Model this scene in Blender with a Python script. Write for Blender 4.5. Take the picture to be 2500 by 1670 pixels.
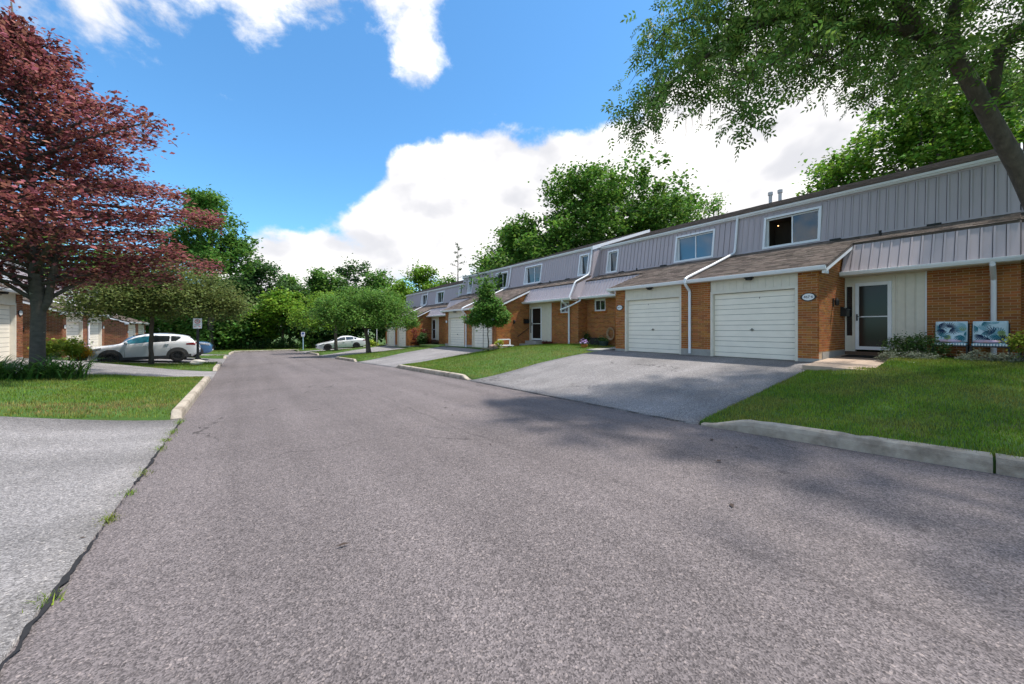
import bpy, bmesh, math, random
import numpy as np
from mathutils import Vector, Matrix

for _o in list(bpy.data.objects):
    bpy.data.objects.remove(_o)
SC = bpy.context.scene
COL = SC.collection
RNG = random.Random(7)
NR = np.random.default_rng(11)

# ------------------------------------------------------------------ camera, sky, sun, exposure
CAM_H = 1.5
F_PX, CX, HY = 900.0, 1250.0, 803.0          # focal length in photo pixels, centre column, horizon row
YAW = math.atan(652.0 / 900.0)               # camera turned right of the street direction (+Y)
SY, CYW = math.sin(YAW), math.cos(YAW)
def pxw(px, py, t):
    """world point seen at photo pixel (px, py) at depth t"""
    u = (px - CX) / F_PX
    return Vector(((u*CYW + SY)*t, (CYW - u*SY)*t, CAM_H + (HY - py)/F_PX*t))

cd = bpy.data.cameras.new('camera'); cam = bpy.data.objects.new('camera', cd); COL.objects.link(cam)
cam.location = (0, 0, CAM_H)
cam.rotation_euler = (math.radians(90), 0, -YAW)
cd.sensor_width = 36; cd.lens = 36*F_PX/2500; cd.shift_y = -32/2500
cd.clip_start = 0.05; cd.clip_end = 3000
SC.camera = cam

SUN_DIR = Vector((0.38, -0.20, 1.0)).normalized()      # towards the sun
SUN_EL = math.asin(SUN_DIR.z)
sl = bpy.data.lights.new('sun', 'SUN'); so = bpy.data.objects.new('sun', sl); COL.objects.link(so)
sl.energy = 2.5; sl.angle = math.radians(2.2); sl.color = (1.0, 0.93, 0.84)
so.rotation_euler = SUN_DIR.to_track_quat('Z', 'Y').to_euler()
so.location = (30, -20, 60)

SC.view_settings.view_transform = 'Standard'
SC.view_settings.look = 'None'
SC.view_settings.gamma = 1.0
SC.view_settings.use_curve_mapping = False
SC.view_settings.exposure = 1.36
SC.cycles.max_bounces = 6
SC.cycles.diffuse_bounces = 3
SC.cycles.glossy_bounces = 3
SC.cycles.transmission_bounces = 4
SC.cycles.transparent_max_bounces = 6
SC.cycles.sample_clamp_indirect = 6.0

def build_world():
    w = bpy.data.worlds.new('World'); SC.world = w; w.use_nodes = True
    nt = w.node_tree; N = nt.nodes; L = nt.links; N.clear()
    out = N.new('ShaderNodeOutputWorld'); bg = N.new('ShaderNodeBackground')
    L.new(bg.outputs[0], out.inputs[0])
    sky = N.new('ShaderNodeTexSky'); sky.sky_type = 'NISHITA'; sky.sun_disc = False
    sky.sun_elevation = SUN_EL
    sky.sun_rotation = math.atan2(SUN_DIR.x, SUN_DIR.y)
    sky.altitude = 100; sky.air_density = 1.0; sky.dust_density = 0.35; sky.ozone_density = 2.2
    tc = N.new('ShaderNodeTexCoord')
    def vm(op, a, b=None):
        n = N.new('ShaderNodeVectorMath'); n.operation = op
        for i, x in enumerate((a, b)):
            if x is None: continue
            if isinstance(x, (tuple, list, Vector)): n.inputs[i].default_value = tuple(x)
            else: L.new(x, n.inputs[i])
        return n.outputs['Value'] if op in ('DOT_PRODUCT', 'LENGTH', 'DISTANCE') else n.outputs['Vector']
    def ma(op, a, b=None, c=None, clamp=False):
        n = N.new('ShaderNodeMath'); n.operation = op; n.use_clamp = clamp
        for i, x in enumerate((a, b, c)):
            if x is None: continue
            if isinstance(x, (int, float)): n.inputs[i].default_value = x
            else: L.new(x, n.inputs[i])
        return n.outputs[0]
    def mr(x, a, b, c, d, kind='SMOOTHSTEP'):
        n = N.new('ShaderNodeMapRange'); n.interpolation_type = kind
        L.new(x, n.inputs['Value'])
        for k, v in zip(('From Min', 'From Max', 'To Min', 'To Max'), (a, b, c, d)):
            n.inputs[k].default_value = v
        return n.outputs[0]
    D = tc.outputs['Generated']
    sep = N.new('ShaderNodeSeparateXYZ'); L.new(D, sep.inputs[0])
    def noise(vec, scale, detail, rough, dist=0.0):
        n = N.new('ShaderNodeTexNoise'); n.noise_dimensions = '3D'
        n.inputs['Scale'].default_value = scale; n.inputs['Detail'].default_value = detail
        n.inputs['Roughness'].default_value = rough; n.inputs['Distortion'].default_value = dist
        L.new(vec, n.inputs['Vector']); return n.outputs[0]
    # cumulus: puffy noise over the direction, stretched flat, gathered where the clouds stand
    Dv = vm('MULTIPLY', D, (1.0, 1.0, 1.45))
    n1 = noise(Dv, 5.2, 9, 0.60, 0.15)
    nlo = noise(Dv, 5.2, 4, 0.5, 0.15)
    nsh = noise(vm('ADD', Dv, tuple(SUN_DIR*0.07)), 5.2, 4, 0.5, 0.15)
    nbig = noise(vm('ADD', D, (3.1, 1.7, 0.4)), 2.1, 3, 0.5)
    cover = ma('MULTIPLY', ma('SUBTRACT', nbig, 0.45), 1.3)  # wide cloud cover, thickened out of view to whiten the ambient light
    blobs = [  # photo column, row, radius (deg), weight
        (700, 670, 8, .34), (870, 625, 8.5, .40), (1010, 560, 9, .42), (1120, 490, 9.5, .46), (1190, 440, 7.5, .42), (1290, 500, 11, .46),
        (1420, 480, 10, .44), (1540, 420, 10.5, .45), (1690, 380, 11, .46), (1860, 330, 12, .46), (2020, 250, 11, .42),
        (2150, 220, 12, .36), (1700, 560, 14, .44), (1300, 600, 13, .4), (2330, 130, 14, .3), (780, 710, 9, .28), (650, 740, 9, .26),
        (1010, 95, 6.2, .20), (1045, 60, 4.6, .08), (965, 15, 4, .12), (1028, 180, 3.2, .10),
        (985, 398, 2.6, .40), (720, 5, 5.5, .17), (590, -10, 5.0, .14), (800, 60, 2.6, .16), (150, 10, 8, .12), (330, 60, 4, .12),
        (560, 430, 4, .2), (620, 570, 4, .2),
        (600, 250, 14, -.42), (1250, 200, 11, -.45), (1400, 120, 10, -.45), (850, 280, 10, -.35), (1500, 60, 10, -.4), (470, 420, 8, -.2), (1440, 270, 5, -.3), (780, 470, 7, -.3), (885, 90, 4, -.25), (640, 520, 6, -.3), (1590, 325, 3.5, -.32), (1660, 300, 3, -.22), (440, 60, 5, -.2)]
    acc = cover
    for bx_, by_, rad, wt in blobs:
        d = pxw(bx_, by_, 1.0) - Vector((0, 0, CAM_H)); d.normalize()
        dp = vm('DOT_PRODUCT', D, d)
        acc = ma('ADD', acc, mr(dp, math.cos(math.radians(rad*1.25)), 1.0, 0.0, wt, 'SMOOTHERSTEP'))
    dens = ma('ADD', ma('MULTIPLY', ma('SUBTRACT', n1, 0.5), 1.95), acc)
    nf = noise(vm('MULTIPLY', D, (1.0, 1.0, 1.2)), 19.0, 6, 0.65, 0.4)
    dens = ma('ADD', dens, ma('MULTIPLY', ma('SUBTRACT', nf, 0.5), 0.55))
    alpha = mr(dens, -0.08, 0.40, 0.0, 1.0)
    # clouds thin out near the ground line into bright haze
    shade = ma('SUBTRACT', nlo, nsh)                       # >0 where the cloud faces the sun
    lit = mr(shade, -0.22, 0.16, 0.0, 1.0)
    thick = mr(dens, 0.18, 0.75, 1.0, 0.55)
    br = ma('MULTIPLY', ma('ADD', ma('MULTIPLY', lit, 0.14), 0.88), ma('ADD', ma('MULTIPLY', thick, 0.14), 0.87))
    cc = N.new('ShaderNodeMix'); cc.data_type = 'RGBA'
    L.new(lit, cc.inputs[0]); cc.inputs[6].default_value = (2.55, 2.57, 2.72, 1); cc.inputs[7].default_value = (3.5, 3.42, 3.36, 1)
    cb = N.new('ShaderNodeVectorMath'); cb.operation = 'SCALE'; L.new(cc.outputs[2], cb.inputs[0]); L.new(br, cb.inputs['Scale'])
    # deepen the blue of the clear sky a little
    gain = vm('MULTIPLY', sky.outputs[0], SKY_GAIN)
    mx = N.new('ShaderNodeMix'); mx.data_type = 'RGBA'
    L.new(alpha, mx.inputs[0]); L.new(gain, mx.inputs[6]); L.new(cb.outputs[0], mx.inputs[7])
    L.new(mx.outputs[2], bg.inputs[0])
    bg.inputs[1].default_value = 0.15
SKY_GAIN = (0.33, 0.56, 0.655)
build_world()

# ------------------------------------------------------------------ mesh and object helpers
class MB:
    def __init__(s): s.v = []; s.f = []
    def add(s, vs, fs):
        b = len(s.v); s.v += [tuple(p) for p in vs]; s.f += [tuple(i+b for i in f) for f in fs]; return s
    def hexa(s, p): return s.add(p, [(0,3,2,1),(4,5,6,7),(0,1,5,4),(1,2,6,5),(2,3,7,6),(3,0,4,7)])
    def box(s, x0, x1, y0, y1, z0, z1):
        return s.hexa([(x0,y0,z0),(x1,y0,z0),(x1,y1,z0),(x0,y1,z0),(x0,y0,z1),(x1,y0,z1),(x1,y1,z1),(x0,y1,z1)])
    def quad(s, *p): return s.add(p, [tuple(range(len(p)))])
    def prism(s, a, b):
        n = len(a)
        return s.add(list(a)+list(b), [tuple(range(n))[::-1], tuple(range(n, 2*n))] + [(i,(i+1)%n,n+(i+1)%n,n+i) for i in range(n)])
    def tube(s, path, r, n=8, cap=True):
        P = [Vector(p) for p in path]; R = r if isinstance(r, (list, tuple)) else [r]*len(P)
        rings = []; up = None
        for i, p in enumerate(P):
            t = (P[min(i+1, len(P)-1)] - P[max(i-1, 0)])
            t = t.normalized() if t.length > 1e-9 else Vector((0,0,1))
            if up is None:
                up = Vector((0,0,1)) if abs(t.z) < .9 else Vector((1,0,0))
            a = t.cross(up)
            if a.length < 1e-4: a = t.cross(Vector((0,1,0)))
            a.normalize(); b = a.cross(t).normalized(); up = b
            rings.append([p + (a*math.cos(2*math.pi*k/n) + b*math.sin(2*math.pi*k/n))*R[i] for k in range(n)])
        vs = [q for rg in rings for q in rg]; fs = []
        for i in range(len(P)-1):
            for k in range(n):
                fs.append((i*n+k, i*n+(k+1)%n, (i+1)*n+(k+1)%n, (i+1)*n+k))
        if cap: fs += [tuple(range(n))[::-1], tuple(range((len(P)-1)*n, len(P)*n))]
        return s.add(vs, fs)
    def lathe(s, prof, c=(0,0,0), n=16, axis='z'):
        c = Vector(c); vs = []; m = len(prof)
        for k in range(n):
            a = 2*math.pi*k/n
            for r, h in prof:
                q = (r*math.cos(a), r*math.sin(a), h)
                if axis == 'y': q = (q[0], q[2], q[1])
                if axis == 'x': q = (q[2], q[0], q[1])
                vs.append(c + Vector(q))
        fs = []
        for k in range(n):
            for i in range(m-1):
                fs.append((k*m+i, ((k+1)%n)*m+i, ((k+1)%n)*m+i+1, k*m+i+1))
        if prof[0][0] > 1e-6: fs.append(tuple(k*m for k in range(n))[::-1])
        if prof[-1][0] > 1e-6: fs.append(tuple(k*m+m-1 for k in range(n)))
        return s.add(vs, fs)
    def bar(s, a, b, w, h=None):
        """rectangular bar from a to b"""
        a, b = Vector(a), Vector(b); t = (b-a).normalized(); h = w if h is None else h
        up = Vector((0,0,1)) if abs(t.z) < .95 else Vector((0,1,0))
        x = t.cross(up).normalized(); y = x.cross(t).normalized()
        c = [(-1,-1),(1,-1),(1,1),(-1,1)]
        return s.hexa([a + x*i*w/2 + y*j*h/2 for i, j in c] + [b + x*i*w/2 + y*j*h/2 for i, j in c])

def mesh_of(mb, name, off=(0,0,0), smooth=False, recalc=True, mats=()):
    me = bpy.data.meshes.new(name)
    o = Vector(off)
    me.from_pydata([tuple(Vector(p)-o) for p in mb.v], [], mb.f)
    if recalc and len(mb.f) < 60000:
        bm = bmesh.new(); bm.from_mesh(me); bmesh.ops.recalc_face_normals(bm, faces=bm.faces); bm.to_mesh(me); bm.free()
    if smooth:
        me.polygons.foreach_set('use_smooth', [True]*len(me.polygons))
    for m in mats: me.materials.append(m)
    return me

def np_mesh(name, V, Fq, mat, smooth=False, k=4):
    """fast mesh from arrays: V (n,3), Fq (m,k)"""
    me = bpy.data.meshes.new(name)
    m = len(Fq)
    me.vertices.add(len(V)); me.vertices.foreach_set('co', np.ascontiguousarray(V, np.float32).ravel())
    me.loops.add(m*k); me.loops.foreach_set('vertex_index', np.ascontiguousarray(Fq, np.int32).ravel())
    me.polygons.add(m); me.polygons.foreach_set('loop_start', np.arange(0, m*k, k, dtype=np.int32))
    if smooth: me.polygons.foreach_set('use_smooth', np.ones(m, bool))
    me.update(calc_edges=True)
    if mat: me.materials.append(mat)
    return me

def new_obj(name, data, parent=None, loc=(0,0,0), rot=None):
    o = bpy.data.objects.new(name, data); COL.objects.link(o)
    o.location = loc
    if rot is not None: o.rotation_euler = rot
    if parent is not None: o.parent = parent
    return o
def tag(o, label=None, cat=None, group=None, kind=None):
    if label: o['label'] = label
    if cat: o['category'] = cat
    if group: o['group'] = group
    if kind: o['kind'] = kind
    return o
def thing(name, loc, label, cat, group=None, rz=0.0):
    o = new_obj(name, None, None, loc, (0, 0, rz)); o.empty_display_size = .2
    return tag(o, label, cat, group)
def part(name, mb, mat, parent, off=None, smooth=False, kind=None, label=None):
    """mesh part; off = the root's location when mb is in world coordinates"""
    me = mesh_of(mb, name, off if off is not None else (0,0,0), smooth, True, (mat,))
    o = new_obj(name, me, parent)
    if kind: o['kind'] = kind
    if label: o['label'] = label
    return o
def single(name, mb, mat, label, cat, group=None, smooth=False, origin=None):
    """a thing that is one mesh, origin at its base"""
    if origin is None:
        a = np.array(mb.v); origin = (float(a[:,0].mean()), float(a[:,1].mean()), float(a[:,2].min()))
    o = new_obj(name, mesh_of(mb, name, origin, smooth, True, (mat,)), None, origin)
    return tag(o, label, cat, group)
def struct(name, mb, mat, smooth=False):
    o = new_obj(name, mesh_of(mb, name, (0,0,0), smooth, True, (mat,)))
    o['kind'] = 'structure'; return o
def copy_tree(o, parent=None):
    c = o.copy(); COL.objects.link(c); c.parent = parent
    for ch in list(o.children): copy_tree(ch, c)
    return c

# ------------------------------------------------------------------ materials
def srgb(r, g, b):
    f = lambda c: (c/255/12.92) if c/255 <= .04045 else ((c/255+.055)/1.055)**2.4
    return (f(r), f(g), f(b))
def mat(name, col, rough=.7, var=0.0, vscale=4.0, col2=None, c2pos=(.45,.65), bump=0.0, bscale=60.0, island=0.0, hue=0.0,
        transl=0.0, metal=0.0, spec=.35, coat=0.0, stretch=None, transmission=0.0):
    m = bpy.data.materials.new(name); m.use_nodes = True
    nt = m.node_tree; N = nt.nodes; L = nt.links; N.clear()
    out = N.new('ShaderNodeOutputMaterial'); p = N.new('ShaderNodeBsdfPrincipled')
    p.inputs['Roughness'].default_value = rough; p.inputs['Metallic'].default_value = metal
    p.inputs['Specular IOR Level'].default_value = spec
    p.inputs['Coat Weight'].default_value = coat
    p.inputs['Transmission Weight'].default_value = transmission
    tc = N.new('ShaderNodeTexCoord'); vec = tc.outputs['Object']
    if stretch:
        mp = N.new('ShaderNodeMapping'); mp.inputs['Scale'].default_value = stretch; L.new(vec, mp.inputs[0]); vec = mp.outputs[0]
    rgb = N.new('ShaderNodeRGB'); rgb.outputs[0].default_value = (*col, 1); c = rgb.outputs[0]
    def noise(sc, det=4, r=.6):
        n = N.new('ShaderNodeTexNoise'); n.inputs['Scale'].default_value = sc; n.inputs['Detail'].default_value = det
        n.inputs['Roughness'].default_value = r; L.new(vec, n.inputs['Vector']); return n.outputs[0]
    def mrange(x, a, b, c0, d):
        n = N.new('ShaderNodeMapRange'); L.new(x, n.inputs[0])
        for i, v in enumerate((a, b, c0, d)): n.inputs[i+1].default_value = v
        return n.outputs[0]
    if col2 is not None:
        mx = N.new('ShaderNodeMix'); mx.data_type = 'RGBA'
        L.new(mrange(noise(vscale*.6, 5), c2pos[0], c2pos[1], 0, 1), mx.inputs[0])
        L.new(c, mx.inputs[6]); mx.inputs[7].default_value = (*col2, 1); c = mx.outputs[2]
    if var or island or hue:
        h = N.new('ShaderNodeHueSaturation'); L.new(c, h.inputs['Color']); c = h.outputs[0]
        val = None
        if var: val = mrange(noise(vscale), .25, .75, 1-var, 1+var)
        if island or hue:
            g = N.new('ShaderNodeNewGeometry'); ri = g.outputs['Random Per Island']
            if island:
                iv = mrange(ri, 0, 1, 1-island, 1+island)
                if val is None: val = iv
                else:
                    mm = N.new('ShaderNodeMath'); mm.operation = 'MULTIPLY'; L.new(val, mm.inputs[0]); L.new(iv, mm.inputs[1]); val = mm.outputs[0]
            if hue:
                fr = N.new('ShaderNodeMath'); fr.operation = 'FRACT'; ml = N.new('ShaderNodeMath'); ml.operation = 'MULTIPLY'
                ml.inputs[1].default_value = 17.31; L.new(ri, ml.inputs[0]); L.new(ml.outputs[0], fr.inputs[0])
                L.new(mrange(fr.outputs[0], 0, 1, .5-hue, .5+hue), h.inputs['Hue'])
        if val is not None: L.new(val, h.inputs['Value'])
    L.new(c, p.inputs['Base Color'])
    if bump:
        b = N.new('ShaderNodeBump'); b.inputs['Strength'].default_value = bump; b.inputs['Distance'].default_value = .02
        L.new(noise(bscale, 4), b.inputs['Height']); L.new(b.outputs[0], p.inputs['Normal'])
    if transl:
        t = N.new('ShaderNodeBsdfTranslucent'); L.new(c, t.inputs[0])
        ms = N.new('ShaderNodeMixShader'); ms.inputs[0].default_value = transl
        L.new(p.outputs[0], ms.inputs[1]); L.new(t.outputs[0], ms.inputs[2]); L.new(ms.outputs[0], out.inputs[0])
    else: L.new(p.outputs[0], out.inputs[0])
    return m

def asphalt(name, dark, light, agg, warm=(1,1,1), patch=.18, dark_lines=False, wear=False):
    m = bpy.data.materials.new(name); m.use_nodes = True
    nt = m.node_tree; N = nt.nodes; L = nt.links; N.clear()
    out = N.new('ShaderNodeOutputMaterial'); p = N.new('ShaderNodeBsdfPrincipled'); L.new(p.outputs[0], out.inputs[0])
    p.inputs['Roughness'].default_value = .88; p.inputs['Specular IOR Level'].default_value = .25
    tc = N.new('ShaderNodeTexCoord'); vec = tc.outputs['Object']
    def vor(sc):
        n = N.new('ShaderNodeTexVoronoi'); n.inputs['Scale'].default_value = sc; L.new(vec, n.inputs['Vector']); return n
    def noise(sc, det=4, r=.6):
        n = N.new('ShaderNodeTexNoise'); n.inputs['Scale'].default_value = sc; n.inputs['Detail'].default_value = det
        n.inputs['Roughness'].default_value = r; L.new(vec, n.inputs['Vector']); return n.outputs[0]
    def mrange(x, a, b, c0, d):
        n = N.new('ShaderNodeMapRange'); L.new(x, n.inputs[0])
        for i, v in enumerate((a, b, c0, d)): n.inputs[i+1].default_value = v
        return n.outputs[0]
    def mul(a, b):
        n = N.new('ShaderNodeMath'); n.operation = 'MULTIPLY'; L.new(a, n.inputs[0])
        if isinstance(b, float): n.inputs[1].default_value = b
        else: L.new(b, n.inputs[1])
        return n.outputs[0]
    v1 = vor(agg); v2 = vor(agg*.75)
    sp = N.new('ShaderNodeSeparateColor'); L.new(v1.outputs['Color'], sp.inputs[0])
    sp2 = N.new('ShaderNodeSeparateColor'); L.new(v2.outputs['Color'], sp2.inputs[0])
    mx = N.new('ShaderNodeMix'); mx.data_type = 'RGBA'
    L.new(mrange(sp.outputs[0], 0, 1, 0, 1), mx.inputs[0]); mx.inputs[6].default_value = (*dark, 1); mx.inputs[7].default_value = (*light, 1)
    # a few pale stones
    st = N.new('ShaderNodeMix'); st.data_type = 'RGBA'; L.new(mrange(sp2.outputs[1], .95, .97, 0, .5), st.inputs[0])
    L.new(mx.outputs[2], st.inputs[6]); st.inputs[7].default_value = (light[0]*1.7, light[1]*1.65, light[2]*1.55, 1)
    h = N.new('ShaderNodeHueSaturation'); L.new(st.outputs[2], h.inputs['Color'])
    val = mul(mrange(noise(.35, 5, .65), .3, .7, 1-patch, 1+patch), mrange(noise(22, 3), .3, .7, .86, 1.14))
    # long worn streaks along the street and blotchy stains
    mp = N.new('ShaderNodeMapping'); mp.inputs['Scale'].default_value = (1.5, .07, 1) if not wear else (.12, 1.3, 1); L.new(vec, mp.inputs[0])
    ns = N.new('ShaderNodeTexNoise'); ns.inputs['Scale'].default_value = 1.0; ns.inputs['Detail'].default_value = 4; L.new(mp.outputs[0], ns.inputs[0])
    val = mul(val, mrange(ns.outputs[0], .32, .68, .87, 1.13))
    val = mul(val, mrange(noise(1.1, 6, .7), .60, .74, 1.0, .80))
    # fine wandering cracks, only here and there
    ds = N.new('ShaderNodeVectorMath'); ds.operation = 'ADD'
    nd = N.new('ShaderNodeTexNoise'); nd.inputs['Scale'].default_value = 1.7; nd.inputs['Detail'].default_value = 5; L.new(vec, nd.inputs[0])
    L.new(vec, ds.inputs[0]); L.new(nd.outputs['Color'], ds.inputs[1])
    vc = N.new('ShaderNodeTexVoronoi'); vc.feature = 'DISTANCE_TO_EDGE'; vc.inputs['Scale'].default_value = .30; L.new(ds.outputs[0], vc.inputs['Vector'])
    ck = N.new('ShaderNodeMath'); ck.operation = 'MULTIPLY'; L.new(mrange(vc.outputs['Distance'], .002, .006, .55, 0), ck.inputs[0]); L.new(mrange(noise(.23, 2), .50, .58, 0, 1), ck.inputs[1])
    inv = N.new('ShaderNodeMath'); inv.operation = 'SUBTRACT'; inv.inputs[0].default_value = 1.0; L.new(ck.outputs[0], inv.inputs[1])
    val = mul(val, inv.outputs[0])
    L.new(val, h.inputs['Value'])
    c = h.outputs[0]
    if dark_lines:
        # dark wavering line along the middle of the road, and small dark spots
        sx = N.new('ShaderNodeSeparateXYZ'); L.new(vec, sx.inputs[0])
        wob = mrange(noise(.9, 3), 0, 1, -.22, .22)
        ad = N.new('ShaderNodeMath'); ad.operation = 'ADD'; L.new(sx.outputs[0], ad.inputs[0]); L.new(wob, ad.inputs[1])
        sb = N.new('ShaderNodeMath'); sb.operation = 'SUBTRACT'; L.new(ad.outputs[0], sb.inputs[0]); sb.inputs[1].default_value = 2.75
        ab = N.new('ShaderNodeMath'); ab.operation = 'ABSOLUTE'; L.new(sb.outputs[0], ab.inputs[0])
        seam = mul(mrange(ab.outputs[0], 0.0, .05, .35, 0), mrange(noise(.5, 2), .4, .6, .2, 1))
        spot = mul(mrange(noise(3.1, 2, .3), .74, .78, 0, .4), 1.0)
        mm = N.new('ShaderNodeMath'); mm.operation = 'MAXIMUM'; L.new(seam, mm.inputs[0]); L.new(spot, mm.inputs[1])
        k = N.new('ShaderNodeMix'); k.data_type = 'RGBA'; L.new(mm.outputs[0], k.inputs[0]); L.new(c, k.inputs[6])
        k.inputs[7].default_value = (dark[0]*.55, dark[1]*.55, dark[2]*.55, 1); c = k.outputs[2]
    L.new(c, p.inputs['Base Color'])
    b = N.new('ShaderNodeBump'); b.inputs['Strength'].default_value = .55; b.inputs['Distance'].default_value = .008
    L.new(v1.outputs['Distance'], b.inputs['Height']); L.new(b.outputs[0], p.inputs['Normal'])
    return m

MT = {}
MT['road'] = asphalt('road_asphalt', (.062,.054,.055), (.208,.181,.181), 122, dark_lines=True, patch=.13)
MT['drive'] = asphalt('old_grey_asphalt', (.100,.096,.097), (.312,.298,.299), 108, patch=.22, wear=True)
MT['crack'] = mat('tar_crack', (.018,.018,.02), .9, var=.3, vscale=30)
MT['kerb'] = mat('kerb_concrete', (.40,.35,.285), .9, var=.22, vscale=6, col2=(.25,.21,.165), bump=.5, bscale=70)
MT['concrete'] = mat('concrete', (.33,.32,.30), .9, var=.15, vscale=6, bump=.3, bscale=50)
MT['paver'] = mat('pink_paver', (.40,.31,.24), .85, var=.12, vscale=9, bump=.2, bscale=60)
MT['lawn'] = mat('lawn_soil_green', (.050,.105,.018), .95, var=.30, vscale=2.5, col2=(.105,.115,.030), c2pos=(.5,.72), bump=.6, bscale=45)
MT['mortar'] = mat('mortar', (.50,.37,.245), .95, var=.1, vscale=10, bump=.3, bscale=120)
MT['brick'] = mat('orange_brick', (.34,.122,.029), .9, island=.28, hue=.012, var=.12, vscale=25, bump=.35, bscale=130)
MT['mortar2'] = mat('pale_mortar', (.42,.36,.31), .95, var=.1, vscale=10)
MT['brick2'] = mat('brown_brick', (.27,.108,.052), .9, island=.30, hue=.012, var=.12, vscale=25, bump=.3, bscale=130)
MT['siding'] = mat('lilac_grey_siding', (.44,.39,.415), .6, var=.05, vscale=3, stretch=(1,1,.25), bump=.06, bscale=120)
MT['siding_edge'] = mat('siding_shadow_joint', (.06,.055,.065), .55, var=.05, vscale=2)
MT['white'] = mat('white_trim', (.78,.80,.83), .45, var=.04, vscale=5)
MT['cream'] = mat('cream_board', (.70,.655,.56), .6, var=.06, vscale=6, bump=.06, bscale=90)
MT['gdoor'] = mat('garage_panel_white', (.88,.82,.71), .5, var=.06, vscale=2.5, stretch=(1,1,2))
MT['gap'] = mat('dark_gap', (.03,.028,.025), .9)
MT['shingle'] = mat('brown_shingle', (.150,.118,.100), .95, island=.42, hue=.01, var=.2, vscale=14, bump=.6, bscale=160)
MT['roofdeck'] = mat('shingle_field', (.140,.110,.095), .95, var=.35, vscale=9, bump=.7, bscale=60, stretch=(1,.35,1))
def glassmat(name, tint, rough=.03):
    return mat(name, tint, rough, spec=.8, coat=.6)
MT['glass'] = glassmat('dark_glass', (.018,.022,.025))
MT['blue_pane'] = glassmat('blue_glass', (.06,.13,.20))  # panes with a blue base colour
MT['screen'] = mat('dark_screen', (.020,.018,.017), .10, spec=.3)
MT['darkroom'] = mat('dark_room', (.035,.027,.02), .9)
MT['black'] = mat('black_metal', (.015,.015,.016), .45)
MT['brass'] = mat('dull_steel', (.25,.24,.22), .35, metal=.8)
MT['wood'] = mat('brown_sill', (.13,.085,.06), .8, var=.2, vscale=12)
MT['bark'] = mat('bark', (.105,.085,.068), .95, var=.4, vscale=9, bump=1.0, bscale=28, stretch=(1,1,.45))
MT['beechbark'] = mat('beech_bark', (.085,.074,.060), .9, var=.35, vscale=7, col2=(.22,.22,.18), c2pos=(.66,.70), bump=.6, bscale=22, stretch=(1,1,1.6))
def leaf(name, c, isl=.45, hue=.025, tr=.45, rough=.5):
    return mat(name, c, rough, island=isl, hue=hue, transl=tr, spec=.18)
MT['ash'] = leaf('ash_leaf', (0.120,0.215,0.042))
MT['beech'] = leaf('copper_leaf', (0.270,0.095,0.088), .75, .035, .36)
MT['maple'] = leaf('maple_leaf', (0.100,0.205,0.032))
MT['maple2'] = leaf('maple_leaf_bright', (0.125,0.245,0.028))
MT['dark'] = leaf('dark_tree_leaf', (0.062,0.130,0.036))
MT['mid'] = leaf('mid_tree_leaf', (0.105,0.220,0.040))
MT['bright'] = leaf('bright_tree_leaf', (0.165,0.290,0.030))
MT['fresh'] = leaf('fresh_tree_leaf', (0.130,0.255,0.048))
MT['haw'] = leaf('olive_leaf', (0.140,0.180,0.052), .45, .03)
MT['pear'] = leaf('pear_leaf', (0.115,0.235,0.045))
MT['conifer'] = leaf('conifer_needles', (0.054,0.109,0.039), .4, .02, .15)
MT['shrub'] = leaf('shrub_leaf', (0.110,0.195,0.055))
MT['silver'] = leaf('silver_leaf', (0.200,0.235,0.165), .35, .02, .25)
MT['lily'] = leaf('daylily_leaf', (0.080,0.170,0.033), .4, .02, .3)
MT['gold'] = leaf('golden_leaf', (0.651,0.372,0.031), .35, .02, .3)
MT['lime'] = leaf('lime_leaf', (0.341,0.434,0.054), .35, .02, .3)
MT['redleaf'] = leaf('dark_red_leaf', (0.155,0.034,0.028), .45, .02, .25)
# ------------------------------------------------------------------ ground, road, driveways, lawns, kerbs
def lerp(a, b, t): return a + (b-a)*t
def sm(t):
    t = min(1.0, max(0.0, t)); return t*t*(3-2*t)
def table(tb, x):
    if x <= tb[0][0]: return tb[0][1]
    for (x0, y0), (x1, y1) in zip(tb, tb[1:]):
        if x <= x1: return lerp(y0, y1, (x-x0)/(x1-x0))
    return tb[-1][1]
def zr(y): return -0.02*min(max(y, -40), 62)
XRT = [(-22, 7.3), (-6, 6.8), (.15, 6.33), (1.6, 6.15), (3.16, 5.98), (10.76, 6.03), (17.7, 5.82), (23.1, 5.30), (27.9, 4.98), (33.7, 4.82), (39.5, 4.62), (48, 4.5)]
XLT = [(-22, -.8), (2.6, -.90), (9.1, -.95), (21, -1.02), (34, -1.12), (40, -1.1), (48, -.9)]
XR = lambda y: table(XRT, y)
XL = lambda y: table(XLT, y)

mb = MB()   # far ground, one sheet out to the horizon, lying under everything
xs = [-900,-300,-120,-60,-30,-18,-12,-6,0,6,12,18,30,60,120,300,900]; ys = [-900,-300,-100,-40,-20,0,15,30,45,60,80,130,300,900]
vs = [(x, y, zr(y) - .45) for y in ys for x in xs]; n = len(xs)
mb.add(vs, [(j*n+i, j*n+i+1, (j+1)*n+i+1, (j+1)*n+i) for j in range(len(ys)-1) for i in range(n-1)])
struct('ground', mb, MT['lawn'])

mb = MB(); vs = []; NX = 14   # the road
yy = [-22 + i*0.5 for i in range(int(70/.5)+1)]
for y in yy:
    for i in range(NX+1):
        f = i/NX; vs.append((lerp(XL(y)-.02, XR(y)+.02, f), y, zr(y) + .035*(1-(2*f-1)**2) - .035*.25))
n = NX+1
mb.add(vs, [(j*n+i, j*n+i+1, (j+1)*n+i+1, (j+1)*n+i) for j in range(len(yy)-1) for i in range(n-1)])
struct('road', mb, MT['road'], smooth=True)

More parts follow.
